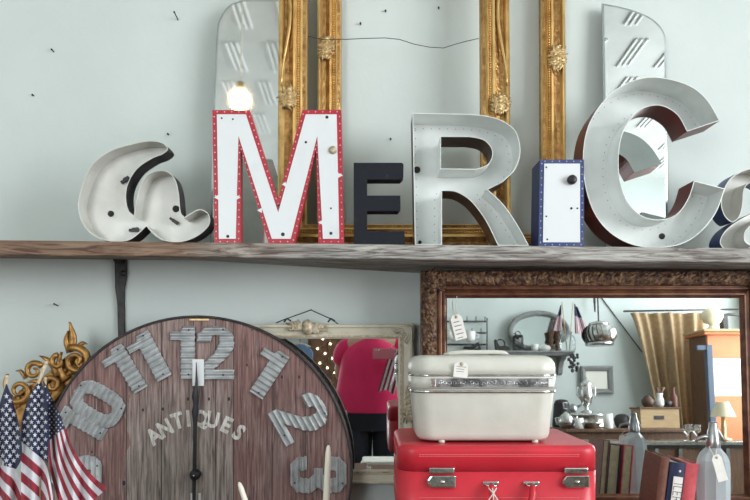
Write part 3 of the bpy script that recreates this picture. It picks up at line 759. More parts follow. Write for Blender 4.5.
# ------------------------------------------------------------ red suitcase
def rbox(w, d, z0, z1, rv, re, nz=7, nc=8, top=True, bot=True, dome=0.):
    # rounded box: vertical corner radius rv, edge radius re
    g = G(); rings = []
    def ring(ins, z):
        r = max(rv-ins, .001); o = []
        for q, (sx, sy) in enumerate(((1, 1), (-1, 1), (-1, -1), (1, -1))):
            for k in range(nc+1):
                a = PI/2*q+PI/2*k/nc
                o.append((sx*(w/2-ins-r)+r*math.cos(a), sy*(d/2-ins-r)+r*math.sin(a), z))
        return o
    if bot:
        for k in range(nz): a = PI/2*k/nz; rings.append(ring(re*(1-math.sin(a)), z0+re*(1-math.cos(a))))
    rings.append(ring(0, z0+(re if bot else 0)))
    rings.append(ring(0, z1-(re if top else 0)))
    if top:
        for k in range(1, nz+1): a = PI/2*k/nz; rings.append(ring(re*(1-math.cos(a)), z1-re+re*math.sin(a)))
    n = len(rings[0]); vs = [p for r in rings for p in r]
    fs = [(i*n+k, i*n+(k+1) % n, (i+1)*n+(k+1) % n, (i+1)*n+k) for i in range(len(rings)-1) for k in range(n)]
    fs += [tuple(range(n))[::-1], tuple((len(rings)-1)*n+k for k in range(n))]
    g.add(vs, fs, 0, True); g.sm[-1] = g.sm[-2] = False
    return g
YR = 1.50; zr1 = CZ+(HY-446)*YR/F; zr0 = zr1-.19; wr = 203*YR/F; xr = (499.5-CX)*YR/F; dr = .37
# crate the case stands on
g = G(); 
CRT = thing('wooden_crate', 'wooden crate hidden beneath the red suitcase', 'crate', (xr, YR+dr/2, ZT))
G().box((-.2, -.15, .0), (.2, .15, zr0-ZT-.001)).build('crate_body', 'boxwood', CRT, bevel=.003)
for k in range(2): G().box((-.204, -.154, .01+k*.06), (.204, .154, .04+k*.06)).build('slat', 'boxwood', CRT, bevel=.002)
RC = thing('suitcase', 'bright red hard suitcase lying flat beneath the ivory train case', 'suitcase', (xr, YR+dr/2, zr0))
zs = .19-(471.5-446)*YR/F     # seam height
rbox(wr, dr, 0, zs-.0008, .045, .014, top=False).build('lower_shell', 'redcase', RC)
rbox(wr, dr, zs+.0008, .19, .045, .014, bot=False).build('lid', 'redcase', RC)
rbox(wr-.004, dr-.004, zs-.004, zs+.004, .043, .001, nz=2).build('seam', 'seam', RC)
g = G()
for zz in (.19-.0205, .19-.0245, zs-.062):
    n = 60
    for k in range(n):
        x = -wr/2+.05+(wr-.1)*k/n; g.box((x, -dr/2-.0012, zz), (x+.0045, -dr/2+.001, zz+.0012))
    n = 44
    for k in range(n):
        y = -dr/2+.05+(dr-.1)*k/n; g.box((wr/2-.001, y, zz), (wr/2+.0012, y+.0045, zz+.0012)); g.box((-wr/2-.0012, y, zz), (-wr/2+.001, y+.0045, zz+.0012))
st = g.build('stitching', 'stitch', RC); st['kind'] = 'stuff'
def RL(px, py): return ((px-CX)*YR/F-xr, CZ+(HY-py)*YR/F-zr0)
for (a, b) in ((428, 455.5), (562.5, 588.5)):
    x0, z0 = RL(a, 474); x1, z1 = RL(b, 467)
    L = G().box((x0+.002, -dr/2-.009, z0+.002), (x1-.003, -dr/2+.001, z1)).build('latch', 'chrome', RC, bevel=.003)
    x0, z0 = RL(a-1, 487); x1, z1 = RL(b, 475)
    c = .008
    G().prism([[(x0+c, z0), (x1, z0), (x1, z1), (x0+c, z1), (x0, (z0+z1)/2+.004), (x0, (z0+z1)/2-.004)]], -dr/2-.010, -dr/2+.001).build('latch_plate', 'chrome', L, bevel=.003)
    G().lathe([(.0045, 0), (.0045, .004), (.002, .006)], n=14, xf=Matrix.Translation(((x0+x1)/2+.002, -dr/2-.010, (z0+z1)/2)) @ Matrix.Rotation(PI/2, 4, 'X')).build('lock_button', 'silver', L)
for (px) in (490.5, 531):
    x, z = RL(px, 483)
    G().box((x-.019, -dr/2-.005, z-.005), (x+.019, -dr/2+.001, z+.005)).build('handle_mount', 'chrome', RC, bevel=.004)
    G().tube([(x-.011, -dr/2-.005, z), (x-.011, -dr/2-.012, z-.004), (x+.011, -dr/2-.012, z-.004), (x+.011, -dr/2-.005, z)], .0022, 6).build('handle_ring', 'chrome', RC)
x0, z = RL(490.5, 484); x1, _ = RL(531, 484)
g = G(); g.tube([(x0, -dr/2-.013, z), (x0, -dr/2-.018, z-.020), (x0+.006, -dr/2-.022, z-.042), (x0+.025, -dr/2-.024, z-.052), (x1-.025, -dr/2-.024, z-.052), (x1-.006, -dr/2-.022, z-.042), (x1, -dr/2-.018, z-.020), (x1, -dr/2-.013, z)], [.007, .008, .009, .009, .009, .009, .008, .007], 10)
g.build('handle', 'redcase', RC)
g = G()
for (dx, e) in ((-.009, .011), (.010, -.008), (.0, .002)):
    g.tube([(x0+dx, -dr/2-.024, z-.004), (x0+.002, -dr/2-.0275, z-.016), (x0+e, -dr/2-.027, z-.030), (x0+e*1.5, -dr/2-.034, z-.045)], .0014, 5)
g.build('tied_string', 'string', RC)
# ------------------------------------------------------------ ivory train case
YT = 1.528; zt0 = zr0+.19; 
sc = YT/F; wt = 149*sc; xt = (486-CX)*sc; dt = .205
zbase = CZ+(HY-443.5)*sc
TC = thing('train_case', 'ivory hard shell train case with silver band on top of the red suitcase', 'train case', (xt, YT+dt/2, zt0))
hT = lambda py: (443.5-py)*sc+.006
def shell(prof, name, m, par=TC, rv=.05):
    # prof: (inset, z)
    g = G(); nc = 8; rings = []
    for ins, z in prof:
        r = max(rv-ins*.6, .004); o = []
        for q, (sx, sy) in enumerate(((1, 1), (-1, 1), (-1, -1), (1, -1))):
            for k in range(nc+1):
                a = PI/2*q+PI/2*k/nc; o.append((sx*(wt/2-ins-r)+r*math.cos(a), sy*(dt/2-ins-r)+r*math.sin(a), z))
        rings.append(o)
    n = len(rings[0]); fs = [(i*n+k, i*n+(k+1) % n, (i+1)*n+(k+1) % n, (i+1)*n+k) for i in range(len(rings)-1) for k in range(n)]
    fs += [tuple(range(n))[::-1], tuple((len(rings)-1)*n+k for k in range(n))]
    g.add([p for r in rings for p in r], fs, 0, True); g.sm[-1] = g.sm[-2] = False
    return g.build(name, m, par)
b = .012
shell([(.030, .005), (.022, .007), (.016, .013), (.0135, .022), (.004, hT(396)), (.003, hT(391)+.001), (.0015, hT(390.5))], 'lower_body', 'case')
shell([(.001, hT(395)), (-.001, hT(394.5)), (-.001, hT(392.5)), (.001, hT(392))], 'lower_rim', 'chrome')
shell([(.003, hT(390.3)), (.0, hT(390)), (.0, hT(378.5)), (.003, hT(378))], 'band', 'case')
shell([(.001, hT(378.5)), (-.0015, hT(378)), (-.0015, hT(376.5)), (.001, hT(376))], 'upper_rim', 'chrome')
shell([(.0, hT(376)), (.0, hT(370)), (.002, hT(365)), (.007, hT(361)), (.014, hT(358.8)), (.024, hT(357.6)), (.04, hT(357.2))], 'lid', 'case')
x0 = (431-486)*sc; x1 = (553-486)*sc
g = G(); g.box((x0, -dt/2-.0025, hT(389)), (x1, -dt/2+.002, hT(380)))
for k in range(26):
    q = random.Random(k); xx = x0+.012+(x1-x0-.024)*k/25; zc = (hT(389)+hT(380))/2
    if k % 7 == 0: g.box((xx-.001, -dt/2-.005, hT(389)), (xx+.001, -dt/2-.002, hT(380))); continue
    pts = [(xx+.006*math.cos(u*1.1+k)*(1-u/10), -dt/2-.0028, zc+.006*math.sin(u*1.1+k)*(1-u/10)) for u in range(7)]
    g.tube(pts, .0018, 5)
g.build('embossed_band', 'emboss', TC)
G().box((x0-.001, -dt/2-.0045, hT(388.6)), (x0+.011, -dt/2+.001, hT(380.4))).build('latch', 'chrome', TC, bevel=.001)
G().box((x1-.012, -dt/2-.0045, hT(388.6)), (x1+.001, -dt/2+.001, hT(380.4))).build('latch', 'ceramic', TC, bevel=.001)
for px in (443, 538):
    G().lathe([(.006, 0), (.008, .002), (.007, .008)], c=((px-486)*sc, -dt/2+.028, 0), n=14).build('foot', 'case', TC)
    G().lathe([(.006, 0), (.008, .002), (.007, .008)], c=((px-486)*sc, dt/2-.04, 0), n=14).build('foot', 'case', TC)
g = G(); y = -dt/2+.085; zz = hT(357)
g.tube([((448-486)*sc, y, zz+.001), ((456-486)*sc, y, zz+.005), ((470-486)*sc, y, zz+.007), ((500-486)*sc, y, zz+.0075), ((511-486)*sc, y, zz+.006), ((515-486)*sc, y, zz+.001)], [.004, .0055, .006, .006, .0055, .004], 10)
hd = g.build('handle', 'case', TC)
for px in (450, 513): G().box(((px-486)*sc-.008, y-.010, zz-.001), ((px-486)*sc+.008, y+.010, zz+.003)).build('handle_mount', 'chrome', TC, bevel=.002)
p = W(461, 370, YT-.005); paper_tag('price_tag', '', p, .034, .036, 6, TC, 3)
G().tube([W(461, 365, YT-.006), W(461, 359, YT+.03), W(460, 356, YT+.08)], .0011, 5).build('tag_string', 'string', TC, world=True)
# ------------------------------------------------------------ books
def book(label, px0, px1, pytop, Y, depth, m, lean=0., hbot=ZT, skew=0, extra=None):
    s = Y/F; x = ((px0+px1)/2-CX)*s; th = (px1-px0)*s; h = CZ+(HY-pytop)*s-ZT-.001
    sl_ = math.sin(math.radians(lean)); t = thing('book', label, 'book', (x-h*sl_, Y, ZT+.001+th*.5*sl_), (0, math.radians(lean), math.radians(skew)), 'books in front of the wide mirror')
    g = G(); c = .003
    # cover: spine slightly rounded + boards
    n = 6; sp = [(-th/2+th*k/n, -.004*math.sin(PI*k/n)) for k in range(n+1)]
    ol = sp+[(th/2, depth), (th/2-c, depth), (th/2-c, .004), (-th/2+c, .004), (-th/2+c, depth), (-th/2, depth)]
    cs = [Vector((a, b2_, 0)) for a, b2_ in ol]; N = len(ol)
    tr = tessellate_polygon([cs]); vs = [(a, b2_, 0) for a, b2_ in ol]+[(a, b2_, h) for a, b2_ in ol]
    g.add(vs, [(i, (i+1) % N, N+(i+1) % N, N+i) for i in range(N)]+[tuple(q)[::-1] for q in tr]+[tuple(k+N for k in q) for q in tr])
    g.build('cover', m, t)
    G().box((-th/2+c, .004, .004), (th/2-c, depth-.005, h-.004)).build('page_block', 'pages', t)
    if extra: extra(t, th, h)
    return t
book('thick brown cloth book, leftmost of the three books by the mirror', 661, 669.5, 457, 1.79, .13, 'brownbook', 7, skew=-4)
def lab(t, th, h):
    g = G(); g.box((-th*.22, -.0062, .02), (th*.40, -.0036, h-.038), 0)
    g.ball((th*.15, -.0045, h-.022), .0035, 8, 0, (1, .5, 1))
    xf = Matrix.Translation((th*.09, -.0066, h-.115)) @ Matrix.Rotation(math.radians(90), 4, 'Y') @ RX
    text_g('ILERMAN', .030, .0003, xf @ Matrix.Scale(1.25, 4, (0, 1, 0)), g, 1, off=-.0006)
    g.build('spine_label', ['paper', 'ink'], t)
book('navy book with a pale lettered spine label between brown and red books', 670.5, 685, 463, 1.785, .13, 'navybook', 7, skew=-4, extra=lab)
book('bright red cloth book leaning beside the tagged glass siphon bottle', 686, 698.5, 463.5, 1.79, .135, 'redbook', 7, skew=-4)
# ------------------------------------------------------------ siphon bottle
s = 1.815/F; xs_ = (713-CX)*s; hS = lambda py: CZ+(HY-py)*s-ZT
SB = thing('soda_siphon', 'clear glass soda siphon with pewter head and white tag', 'siphon bottle', (xs_, 1.815, ZT+.001))
rb = 15.5*s
g = G()
prof = [(rb*.9, 0), (rb, .006), (rb, hS(467)), (rb*.95, hS(460)), (rb*.78, hS(454)), (rb*.45, hS(448)), (rb*.36, hS(444))]
g.lathe(prof, n=10)
for i in range(len(g.sm)): g.sm[i] = False
g.build('glass_bottle', 'glass', SB, bevel=.002)
G().lathe([(rb*.40, hS(449)), (rb*.44, hS(447)), (rb*.44, hS(441)), (rb*.40, hS(438)), (rb*.34, hS(431)), (rb*.28, hS(429)), (rb*.26, hS(423.5)), (rb*.18, hS(422))], n=20).build('siphon_head', 'pewter', SB)
g = G(); g.tube([(-.005, 0, hS(438)), (-.028, -.004, hS(436.5)), (-.045, -.006, hS(438)), (-.052, -.006, hS(442))], [.006, .005, .0045, .004], 8); g.build('spout', 'pewter', SB)
g = G(); g.tube([(-.004, 0, hS(428)), (.010, -.004, hS(430)), (.022, -.006, hS(437)), (.028, -.006, hS(442))], [.005, .0045, .004, .003], 8); g.build('trigger_lever', 'pewter', SB)
p = W(719.5, 468, 1.755); paper_tag('price_tag', '', p, .027, .075, -16, SB, 0)
G().tube([W(714, 456, 1.755), W(709, 447, 1.79), W(713, 445, 1.83), W(717, 449, 1.79), W(715.5, 456, 1.755)], .001, 5).build('tag_string', 'string', SB, world=True)
# ------------------------------------------------------------ candles
def candle(label, pt, pb, Y, r):
    a, b_ = W(*pt, Y), W(*pb, Y)
    d = (b_-a); k = (a.z-ZT-.001)/(-d.z) if d.z else 1; base = a+d*k
    base.z = ZT+.02; t = thing('taper_candle', label, 'candle', (base.x, base.y, ZT+.001), group='taper candles in front of the clock')
    n = 12; pts = [base+(a-base)*(i/n) for i in range(n+1)]; rs = [r*(1-.32*(i/n)) for i in range(n)]+[r*.18]
    pts.insert(n, base+(a-base)*.975); rs.insert(n, r*.5)
    pts = [q-Vector((base.x, base.y, ZT+.001)) for q in pts]
    G().tube(pts, rs, 14).build('wax_stick', 'wax', t)
    top = pts[-1]; G().tube([top, top+Vector((0, 0, .006))], .0008, 5).build('wick', 'blackstring', t)
    G().lathe([(.035, 0), (.036, .004), (.016, .008), (.015, .034), (.018, .036), (.012, .036)], n=20).build('candle_holder', 'darkmetal', t)
candle('straight cream taper candle in front of the clock numeral three', (328.5, 445), (326.5, 500), 1.72, .0112)
candle('leaning cream taper candle in front of the lower clock face', (239, 482), (244.5, 500), 1.66, .0095)
# ------------------------------------------------------------ flags
def poly_at(pl, t):
    L = [0]
    for i in range(len(pl)-1): L.append(L[-1]+math.dist(pl[i], pl[i+1]))
    d = t*L[-1]
    for i in range(len(pl)-1):
        if d <= L[i+1] or i == len(pl)-2:
            k = (d-L[i])/max(1e-9, L[i+1]-L[i]); return (pl[i][0]+(pl[i+1][0]-pl[i][0])*k, pl[i][1]+(pl[i+1][1]-pl[i][1])*k)
def smp(pl, n=8):
    out = []; m = len(pl)
    for i in range(m-1):
        p0, p1, p2, p3 = [Vector(pl[max(0, min(m-1, i+k))]) for k in (-1, 0, 1, 2)]
        for k in range(n):
            t = k/n; q = .5*((2*p1)+(p2-p0)*t+(2*p0-5*p1+4*p2-p3)*t*t+(3*p1-p0-3*p2+p3)*t**3); out.append(tuple(q))
    return out+[tuple(pl[-1])]
def flag(label, canton, stripes, nst, stick, Y, star, seed, first=0):
    # canton/stripes: (edge s=0 polyline, edge s=1 polyline); cloth runs between them with folds in depth
    bs = W(stick[1][0], stick[1][1], Y)
    t = thing('hand_flag', label, 'flag', (bs.x, Y+.02, ZT+.001), group='small stars and stripes flags on sticks')
    ph = seed*1.7
    def S(e0, e1, a, b_, lift=0, off=0):
        p = poly_at(e0, b_); q = poly_at(e1, b_); px = p[0]+(q[0]-p[0])*a; py = p[1]+(q[1]-p[1])*a
        dy = .010*math.sin(px*.42+ph)+.006*math.sin(px*.2+py*.05+ph*2)
        return W(px, py, Y+dy-lift+off)
    g = G()
    e0, e1 = smp(canton[0]), smp(canton[1]); NA, NB = 14, 22
    for back in (0, 1):
        off = .002*back
        vs = [S(e0, e1, i/NA, k/NB, 0, off) for i in range(NA+1) for k in range(NB+1)]
        g.add(vs, [(i*(NB+1)+k, (i+1)*(NB+1)+k, (i+1)*(NB+1)+k+1, i*(NB+1)+k+1) for i in range(NA) for k in range(NB)], 2, True)
    cols, sz = star
    # stars on a staggered grid in picture-plane pitch of the cloth
    xs = [p[0] for p in e0+e1]; ys = [p[1] for p in e0+e1]
    pitch = cols; row = 0; y = min(ys)+3
    poly = e0+e1[::-1]
    while y < max(ys):
        x = min(xs)+(pitch/2 if row % 2 else 0)
        while x < max(xs):
            if inside(x, y, [tuple(p) for p in poly]) and inside(x-sz*.7, y, poly) and inside(x+sz*.7, y, poly):
                dy = .010*math.sin(x*.42+ph)+.006*math.sin(x*.2+y*.05+ph*2)
                pts = []
                for u in range(10):
                    r = sz if u % 2 == 0 else sz*.42; a = PI/2+u*PI/5
                    xx, yy = x+r*math.cos(a)*.92, y-r*math.sin(a)
                    d2 = .010*math.sin(xx*.42+ph)+.006*math.sin(xx*.2+yy*.05+ph*2)
                    pts.append(W(xx, yy, Y+d2-.0022))
                c = W(x, y, Y+dy-.0026); g.add([c]+pts, [(0, 1+u, 1+(u+1) % 10) for u in range(10)], 1)
            x += pitch
        y += pitch*.62; row += 1
    e0, e1 = smp(stripes[0]), smp(stripes[1]); per = 3; NA = nst*per; NB = 26
    for back in (0, 1):
        vs = [S(e0, e1, i/NA, k/NB, 0, .002*back) for i in range(NA+1) for k in range(NB+1)]
        o = len(g.v); g.v += vs
        for i in range(NA):
            for k in range(NB):
                g.f.append([o+i*(NB+1)+k, o+(i+1)*(NB+1)+k, o+(i+1)*(NB+1)+k+1, o+i*(NB+1)+k+1]); g.m.append(1 if ((i//per)+first) % 2 == 0 else 0); g.sm.append(True)
    g.build('cloth', ['flagred', 'flagwhite', 'flagblue'], t, world=True)
    a = W(stick[0][0], stick[0][1], Y+.004); b_ = Vector((bs.x, Y+.02, ZT+.001))
    g = G(); g.tube([a, W(*stick[1], Y+.014), b_], [.0042, .0042, .0042], 8); g.ball(a, .0055, 8); g.build('stick', 'stick', t, world=True)
flag('small flag furled at the left edge, stars ending in a point', ([(6, 384), (-2, 410), (-8, 440), (-8, 462)], [(7, 384), (14, 405), (20, 430), (22, 456), (16, 469)]),
     ([(-8, 446), (4, 462), (14, 469), (22, 485), (27, 505), (27, 520)], [(-8, 505), (0, 515), (8, 530), (14, 545), (20, 560), (24, 570)]), 6, ((7, 377), (4, 400)), 1.60, (7.4, 3.0), 1)
flag('small flag with large stars, the middle one of the three', ([(40, 380), (30, 395), (22, 420), (21, 442)], [(41, 380), (46, 400), (49, 430), (48, 463)]),
     ([(21, 441), (34, 452), (45, 463), (50, 480), (53, 500), (53, 520)], [(21, 512), (34, 523), (44, 536), (48, 556), (51, 570), (52, 580)]), 7, ((46, 363), (38, 384)), 1.585, (7.0, 2.7), 2)
flag('small flag with fine stars and curved stripes spread across the clock', ([(43, 381), (46, 400), (48, 420), (48.5, 441)], [(44, 381), (53, 400), (60, 415), (65, 428)]),
     ([(65, 427), (72, 446), (82, 463), (94, 477), (107, 488)], [(48, 441), (49, 462), (53, 482), (60, 505), (68, 525)]), 9, ((45, 379), (44, 396)), 1.605, (4.4, 1.2), 3, first=1)
p = W(20, 500, 1.61)
g = G().lathe([(.05, 0), (.07, .01), (.075, .10), (.07, .13), (.066, .13), (.066, .02)], c=(0, 0, 0), n=24, caps=False)
g.v = [Vector((q.x*1.0, q.y*.5, q.z)) for q in g.v]
g.build('x', 'galv'); o = bpy.data.objects['x']; o.name = 'galvanised_bucket'; o.location = (p.x+.0, 1.72, ZT+.002)
tag(o, 'galvanised bucket standing behind the small flags below the picture', 'bucket')
# ------------------------------------------------------------ gilded carving behind the clock
YG = 2.17
bs = W(40, 400, YG); ZPX = HY-(cc.z-rc-CZ)*F/YG-.5
GC = thing('gilded_carving', 'gilded carved scroll and leaf crest leaning behind the clock at left', 'carving', (bs.x, YG, cc.z-rc))
def spiral(px, py, r, turns, a0, w, sgn=1):
    pts = []; rs = []; n = 26
    for k in range(n+1):
        q = k/n; a = math.radians(a0)+sgn*2*PI*turns*q; rr = r*(1-.78*q)
        pts.append(W(px+rr*math.cos(a), py-rr*math.sin(a), YG-.012-.01*q)); rs.append(w*YG/F*(1-.6*q))
    return pts, rs
for a in ((76, 361, 14, 1.5, 120, 4.2, -1), (19, 391, 12.5, 1.3, 200, 3.4, 1), (34, 371, 9, 1.2, 30, 3.2, 1), (52, 385, 10, 1.3, 260, 3.6, -1), (58, 362, 7, 1.1, 90, 3, 1)):
    pts, rs = spiral(*a); G().tube(pts, rs, 10).build('scroll', 'gcarve', GC, world=True)
def leaf(pts, w):
    # ribbon leaf with ridge
    P3 = [W(px, py, YG-.008) for px, py in pts]; n = len(P3); vs = []
    for i, p in enumerate(P3):
        t = (P3[min(i+1, n-1)]-P3[max(i-1, 0)]).normalized(); s_ = Vector((-t.z, 0, t.x)); ww = w[i]*YG/F
        vs += [p-s_*ww, p+Vector((0, -.013, 0)), p+s_*ww, p+Vector((0, .008, 0))]
    fs = [(i*4+k, i*4+(k+1) % 4, (i+1)*4+(k+1) % 4, (i+1)*4+k) for i in range(n-1) for k in range(4)]
    G().add(vs, fs+[(0, 1, 2, 3), tuple((n-1)*4+k for k in (3, 2, 1, 0))], 0, True).build('leaf', 'gcarve', GC, world=True, sub=1)
leaf([(72, 350), (73, 340), (72, 331), (70, 322)], [5, 8, 5, .6]); leaf([(76, 350), (80, 345), (84, 342), (87, 344)], [4, 4.5, 3, .6])
leaf([(70, 352), (66, 344), (66, 337), (69, 331)], [4, 5, 3.5, .6]); leaf([(58, 376), (54, 366), (46, 358), (40, 356)], [5, 5, 4, .6])
leaf([(26, 378), (22, 372), (20, 370), (17, 371)], [3, 3.5, 2.5, .6]); leaf([(10, 398), (5, 388), (5, 380), (8, 374)], [4, 4, 3, .6])
leaf([(66, 380), (60, 372), (58, 362), (62, 352)], [6, 6, 5, 1]); leaf([(48, 396), (44, 384), (36, 380), (28, 382)], [5, 6, 4, .8]); leaf([(84, 366), (88, 358), (86, 350), (80, 346)], [3, 3.5, 3, .6])
leaf([(30, 420), (40, 408), (52, 398), (64, 385)], [6, 9, 9, 6])
g = G(); r = random.Random(4)
for k in range(40):
    q = r.random(); px, py = 14+62*q+r.uniform(-4, 4), 402-38*q+r.uniform(-5, 6)
    g.ball(W(px, py, YG-.004), .006+.006*r.random(), 8, 0, (1, .7, 1))
g.build('beaded_ground', 'gcarve', GC, world=True)
g = G(); g.prism([T2(0, YG, (bs.x, YG, cc.z-rc), [(8, 402), (22, 390), (42, 378), (66, 356), (80, 356), (84, 374), (64, 410), (60, 470), (60, ZPX), (36, ZPX), (30, 470), (18, 440)])], .002, .03); g.build('carved_back', 'gcarve', GC)
# ============================================================ things seen in the mirrors (they stand behind the camera)
YB = YO                                   # opposite wall
def Z(px, py, Y): return R(px, py, Y)
def back_thing(name, label, cat, p, group=None, rot=0): return thing(name, label, cat, tuple(p), (0, 0, rot), group)
# opposite shelf
Ys = YB+.18; k = RS(YB+.25)
p0, p1 = R(494, 350.5, YB+.3), R(575, 350.5, YB+.3)
zsh = p0.z
t = back_thing('wall_shelf', 'grey painted shelf on the opposite wall, seen in the wide mirror', 'shelf', ((p0.x+p1.x)/2, YB, zsh))
w = (p1.x-p0.x)/2
G().box((-w, 0, -.022), (w, .30, 0)).build('board', 'greypaint', t, bevel=.003)
G().box((-w*.96, 0, -.05), (w*.96, .27, -.022)).build('moulding', 'greypaint', t, bevel=.006)
for sx in (-1, 1):
    g = G(); pr = [(0, -.05), (.22, -.05), (.22, -.08), (.13, -.11), (.08, -.18), (.06, -.24), (0, -.26)]
    xx = sx*(w-.10)
    vs = [(xx-.025, a, b) for a, b in pr]+[(xx+.025, a, b) for a, b in pr]; n = len(pr)
    tr = tessellate_polygon([[Vector((a, b, 0)) for a, b in pr]])
    g.add(vs, [(i, (i+1) % n, n+(i+1) % n, n+i) for i in range(n)]+[tuple(q) for q in tr]+[tuple(k2+n for k2 in q)[::-1] for q in tr]); g.build('corbel', 'greypaint', t)
g = G(); r = random.Random(2)
for q in range(34): g.ball((w-.03+r.uniform(-.05, .05), .30+r.uniform(-.01, .03), -.04-r.random()*.20), .018, 8)
solo(g, 'grape_cluster', 'darkmetal', 'dark ornamental grape cluster hanging from the opposite shelf end', 'ornament', (0, 0, 0)).location = ((p0.x+p1.x)/2, YB, zsh)
def on(px, y=YB+.15): return R(px, 350, y).x
zz = zsh+.001
# oval mirror standing on that shelf
k = RS(YB+.03); ox = R(538, 333, YB+.04).x; a, b = 31*k, 21*k
t = back_thing('oval_mirror', 'wide oval mirror in a grey frame standing on the opposite shelf', 'mirror', (ox, YB+.06, zz))
g = G(); N = 64; prof = [(0, .01), (0, -.03), (.02, -.045), (.05, -.035), (.062, -.015), (.062, .01)]
vs = [((a-u)*math.cos(2*PI*i/N), -d, b+(b-u)*math.sin(2*PI*i/N)) for i in range(N) for (u, d) in prof]; P = len(prof)
g.add(vs, [(i*P+j, i*P+(j+1) % P, ((i+1) % N)*P+(j+1) % P, ((i+1) % N)*P+j) for i in range(N) for j in range(P)], 0, True); g.build('frame', 'greypaint', t)
g = G().prism([[((a-.055)*math.cos(2*PI*i/N), b+(b-.055)*math.sin(2*PI*i/N)) for i in range(N)]], -.012, .008); g.build('mirror_glass', 'mirror', t)
# small things on the opposite shelf
def lathe_thing(name, label, cat, px, prof, m, y=YB+.15, z=None, n=20, group=None, px_h=None):
    x = R(px, 350, y).x; return solo(G().lathe(prof, n=n), name, m, label, cat, (0, 0, 0), group), (x, y, zz if z is None else z)
def put(pr): pr[0].location = pr[1]; return pr[0]
put(lathe_thing('white_cup', 'small white cup in front of the oval mirror, left one', 'cup', 535, [(.03, 0), (.04, .01), (.045, .085), (.04, .085), (.035, .015)], 'ceramic', group='white cups on the opposite shelf'))
put(lathe_thing('white_cup', 'low wide white cup in front of the oval mirror, right one', 'cup', 544.5, [(.05, 0), (.07, .03), (.065, .06), (.02, .08), (.01, .085)], 'ceramic', group='white cups on the opposite shelf'))
pc = [(.034, 0), (.034, .02), (.02, .035), (.03, .07), (.018, .09), (.033, .13), (.02, .16), (.03, .21), (.034, .235), (.02, .24)]
put(lathe_thing('turned_candlestick', 'brown turned candlestick nearer the oval mirror centre', 'candlestick', 551.5, pc, 'brownwood', group='candlesticks on the opposite shelf'))
put(lathe_thing('turned_candlestick', 'brown turned candlestick beside the glass jar', 'candlestick', 558, pc, 'brownwood', group='candlesticks on the opposite shelf'))
put(lathe_thing('glass_jar', 'round clear glass jar holding two small flags', 'jar', 568, [(.07, 0), (.085, .02), (.085, .12), (.07, .17), (.045, .19), (.05, .22)], 'clearglass', y=YB+.2))
# lantern and iron stand
x = on(518); t = back_thing('lantern', 'dark metal lantern at the left of the oval mirror', 'lantern', (x, YB+.16, zz))
G().box((-.055, -.05, 0), (.055, .05, .02)).build('base', 'darkmetal', t); G().box((-.05, -.045, .16), (.05, .045, .19)).build('roof', 'darkmetal', t, bevel=.01)
for sx in (-1, 1):
    for sy in (-1, 1): G().box((sx*.045-.006, sy*.04-.006, .02), (sx*.045+.006, sy*.04+.006, .16)).build('post', 'darkmetal', t)
G().tube([(0.03*math.cos(u*PI/6), 0, .19+.045*math.sin(u*PI/6)) for u in range(7)], .005, 6).build('handle', 'darkmetal', t)
x = on(503); t = back_thing('flat_iron', 'old dark iron tool with wheel on the opposite shelf left end', 'tool', (x, YB+.16, zz))
G().prism([[(-.09, 0), (.09, 0), (.07, .05), (.02, .07), (-.04, .06), (-.08, .14), (-.10, .14)]], -.03, .03).build('body', 'darkmetal', t, bevel=.01)
G().tube([(-.03+.05*math.cos(u*PI/8), 0, .09+.05*math.sin(u*PI/8)) for u in range(17)], .008, 6).build('wheel', 'darkmetal', t)
# flags in the jar
def small_flag(label, base, top, sgn, w=.2, h=.30, group='small flags in the glass jar', nm='hand_flag'):
    base, top = Vector(base), Vector(top)
    t = thing(nm, label, 'flag', tuple(base), group=group)
    G().tube([Vector((0, 0, 0)), top-base], .005, 6).build('stick', 'stick', t)
    g = G(); NA, NB = 26, 10; tp = top-base
    for back in (0, 1):
        o = len(g.v)
        for i in range(NA+1):
            for kk in range(NB+1):
                u, v = i/NA, kk/NB
                # cloth hangs from the stick top, fanning out and down
                ang = u*.55; L = h*v
                x = tp.x+sgn*(.02+math.sin(ang)*L*1.1+u*w*.25); z2 = tp.z-.02-math.cos(ang)*L-u*.05
                g.v.append(Vector((x, tp.y+.012*math.sin(u*9)+.003*back, z2)))
        for i in range(NA):
            for kk in range(NB):
                mi = 2 if (kk < 4) else (i//2) % 2
                g.f.append([o+i*(NB+1)+kk, o+(i+1)*(NB+1)+kk, o+(i+1)*(NB+1)+kk+1, o+i*(NB+1)+kk+1]); g.m.append(mi); g.sm.append(True)
    g.build('cloth', ['flagred', 'flagwhite', 'flagblue'], t)
yb = YB+.2; jx = on(568, YB+.2)
small_flag('small flag in the glass jar, darker and leftmost of the two', (jx-.01, yb, zz+.02), R(562, 302, yb), -.5, .16, .30)
small_flag('small flag in the glass jar spread to the right', (jx+.01, yb+.02, zz+.02), R(573, 302, yb+.02), .6, .26, .34)
# second copy of cloth fanning left for fullness is part of the same flags
# turbine vent hanging
k = RS(-2.6); c = R(599, 335, -2.6)
t = back_thing('turbine_vent', 'silver bulbous roof turbine vent hanging on a chain', 'vent', c)
rr, hh = 17*k, 9.5*k
G().lathe([(rr*.75, -hh), (rr*.80, -hh*.8), (rr*.80, hh*.7), (rr*.5, hh), (rr*.05, hh*1.02)], n=32).build('drum', 'darkmetal', t)
for q in range(22):
    a0 = 2*PI*q/22; pts = []
    g = G(); vs = []
    for i in range(9):
        u = i/8*2-1; r1 = rr*math.sqrt(max(.0, 1-(u*.75)**2)); a1 = a0+u*.12
        vs += [(r1*math.cos(a1), r1*math.sin(a1), u*hh), ((r1*.93)*math.cos(a1+.24), (r1*.93)*math.sin(a1+.24), u*hh)]
    g.add(vs, [(2*i, 2*i+1, 2*i+3, 2*i+2) for i in range(8)], 0, True); g.build('vane', 'silver', t)
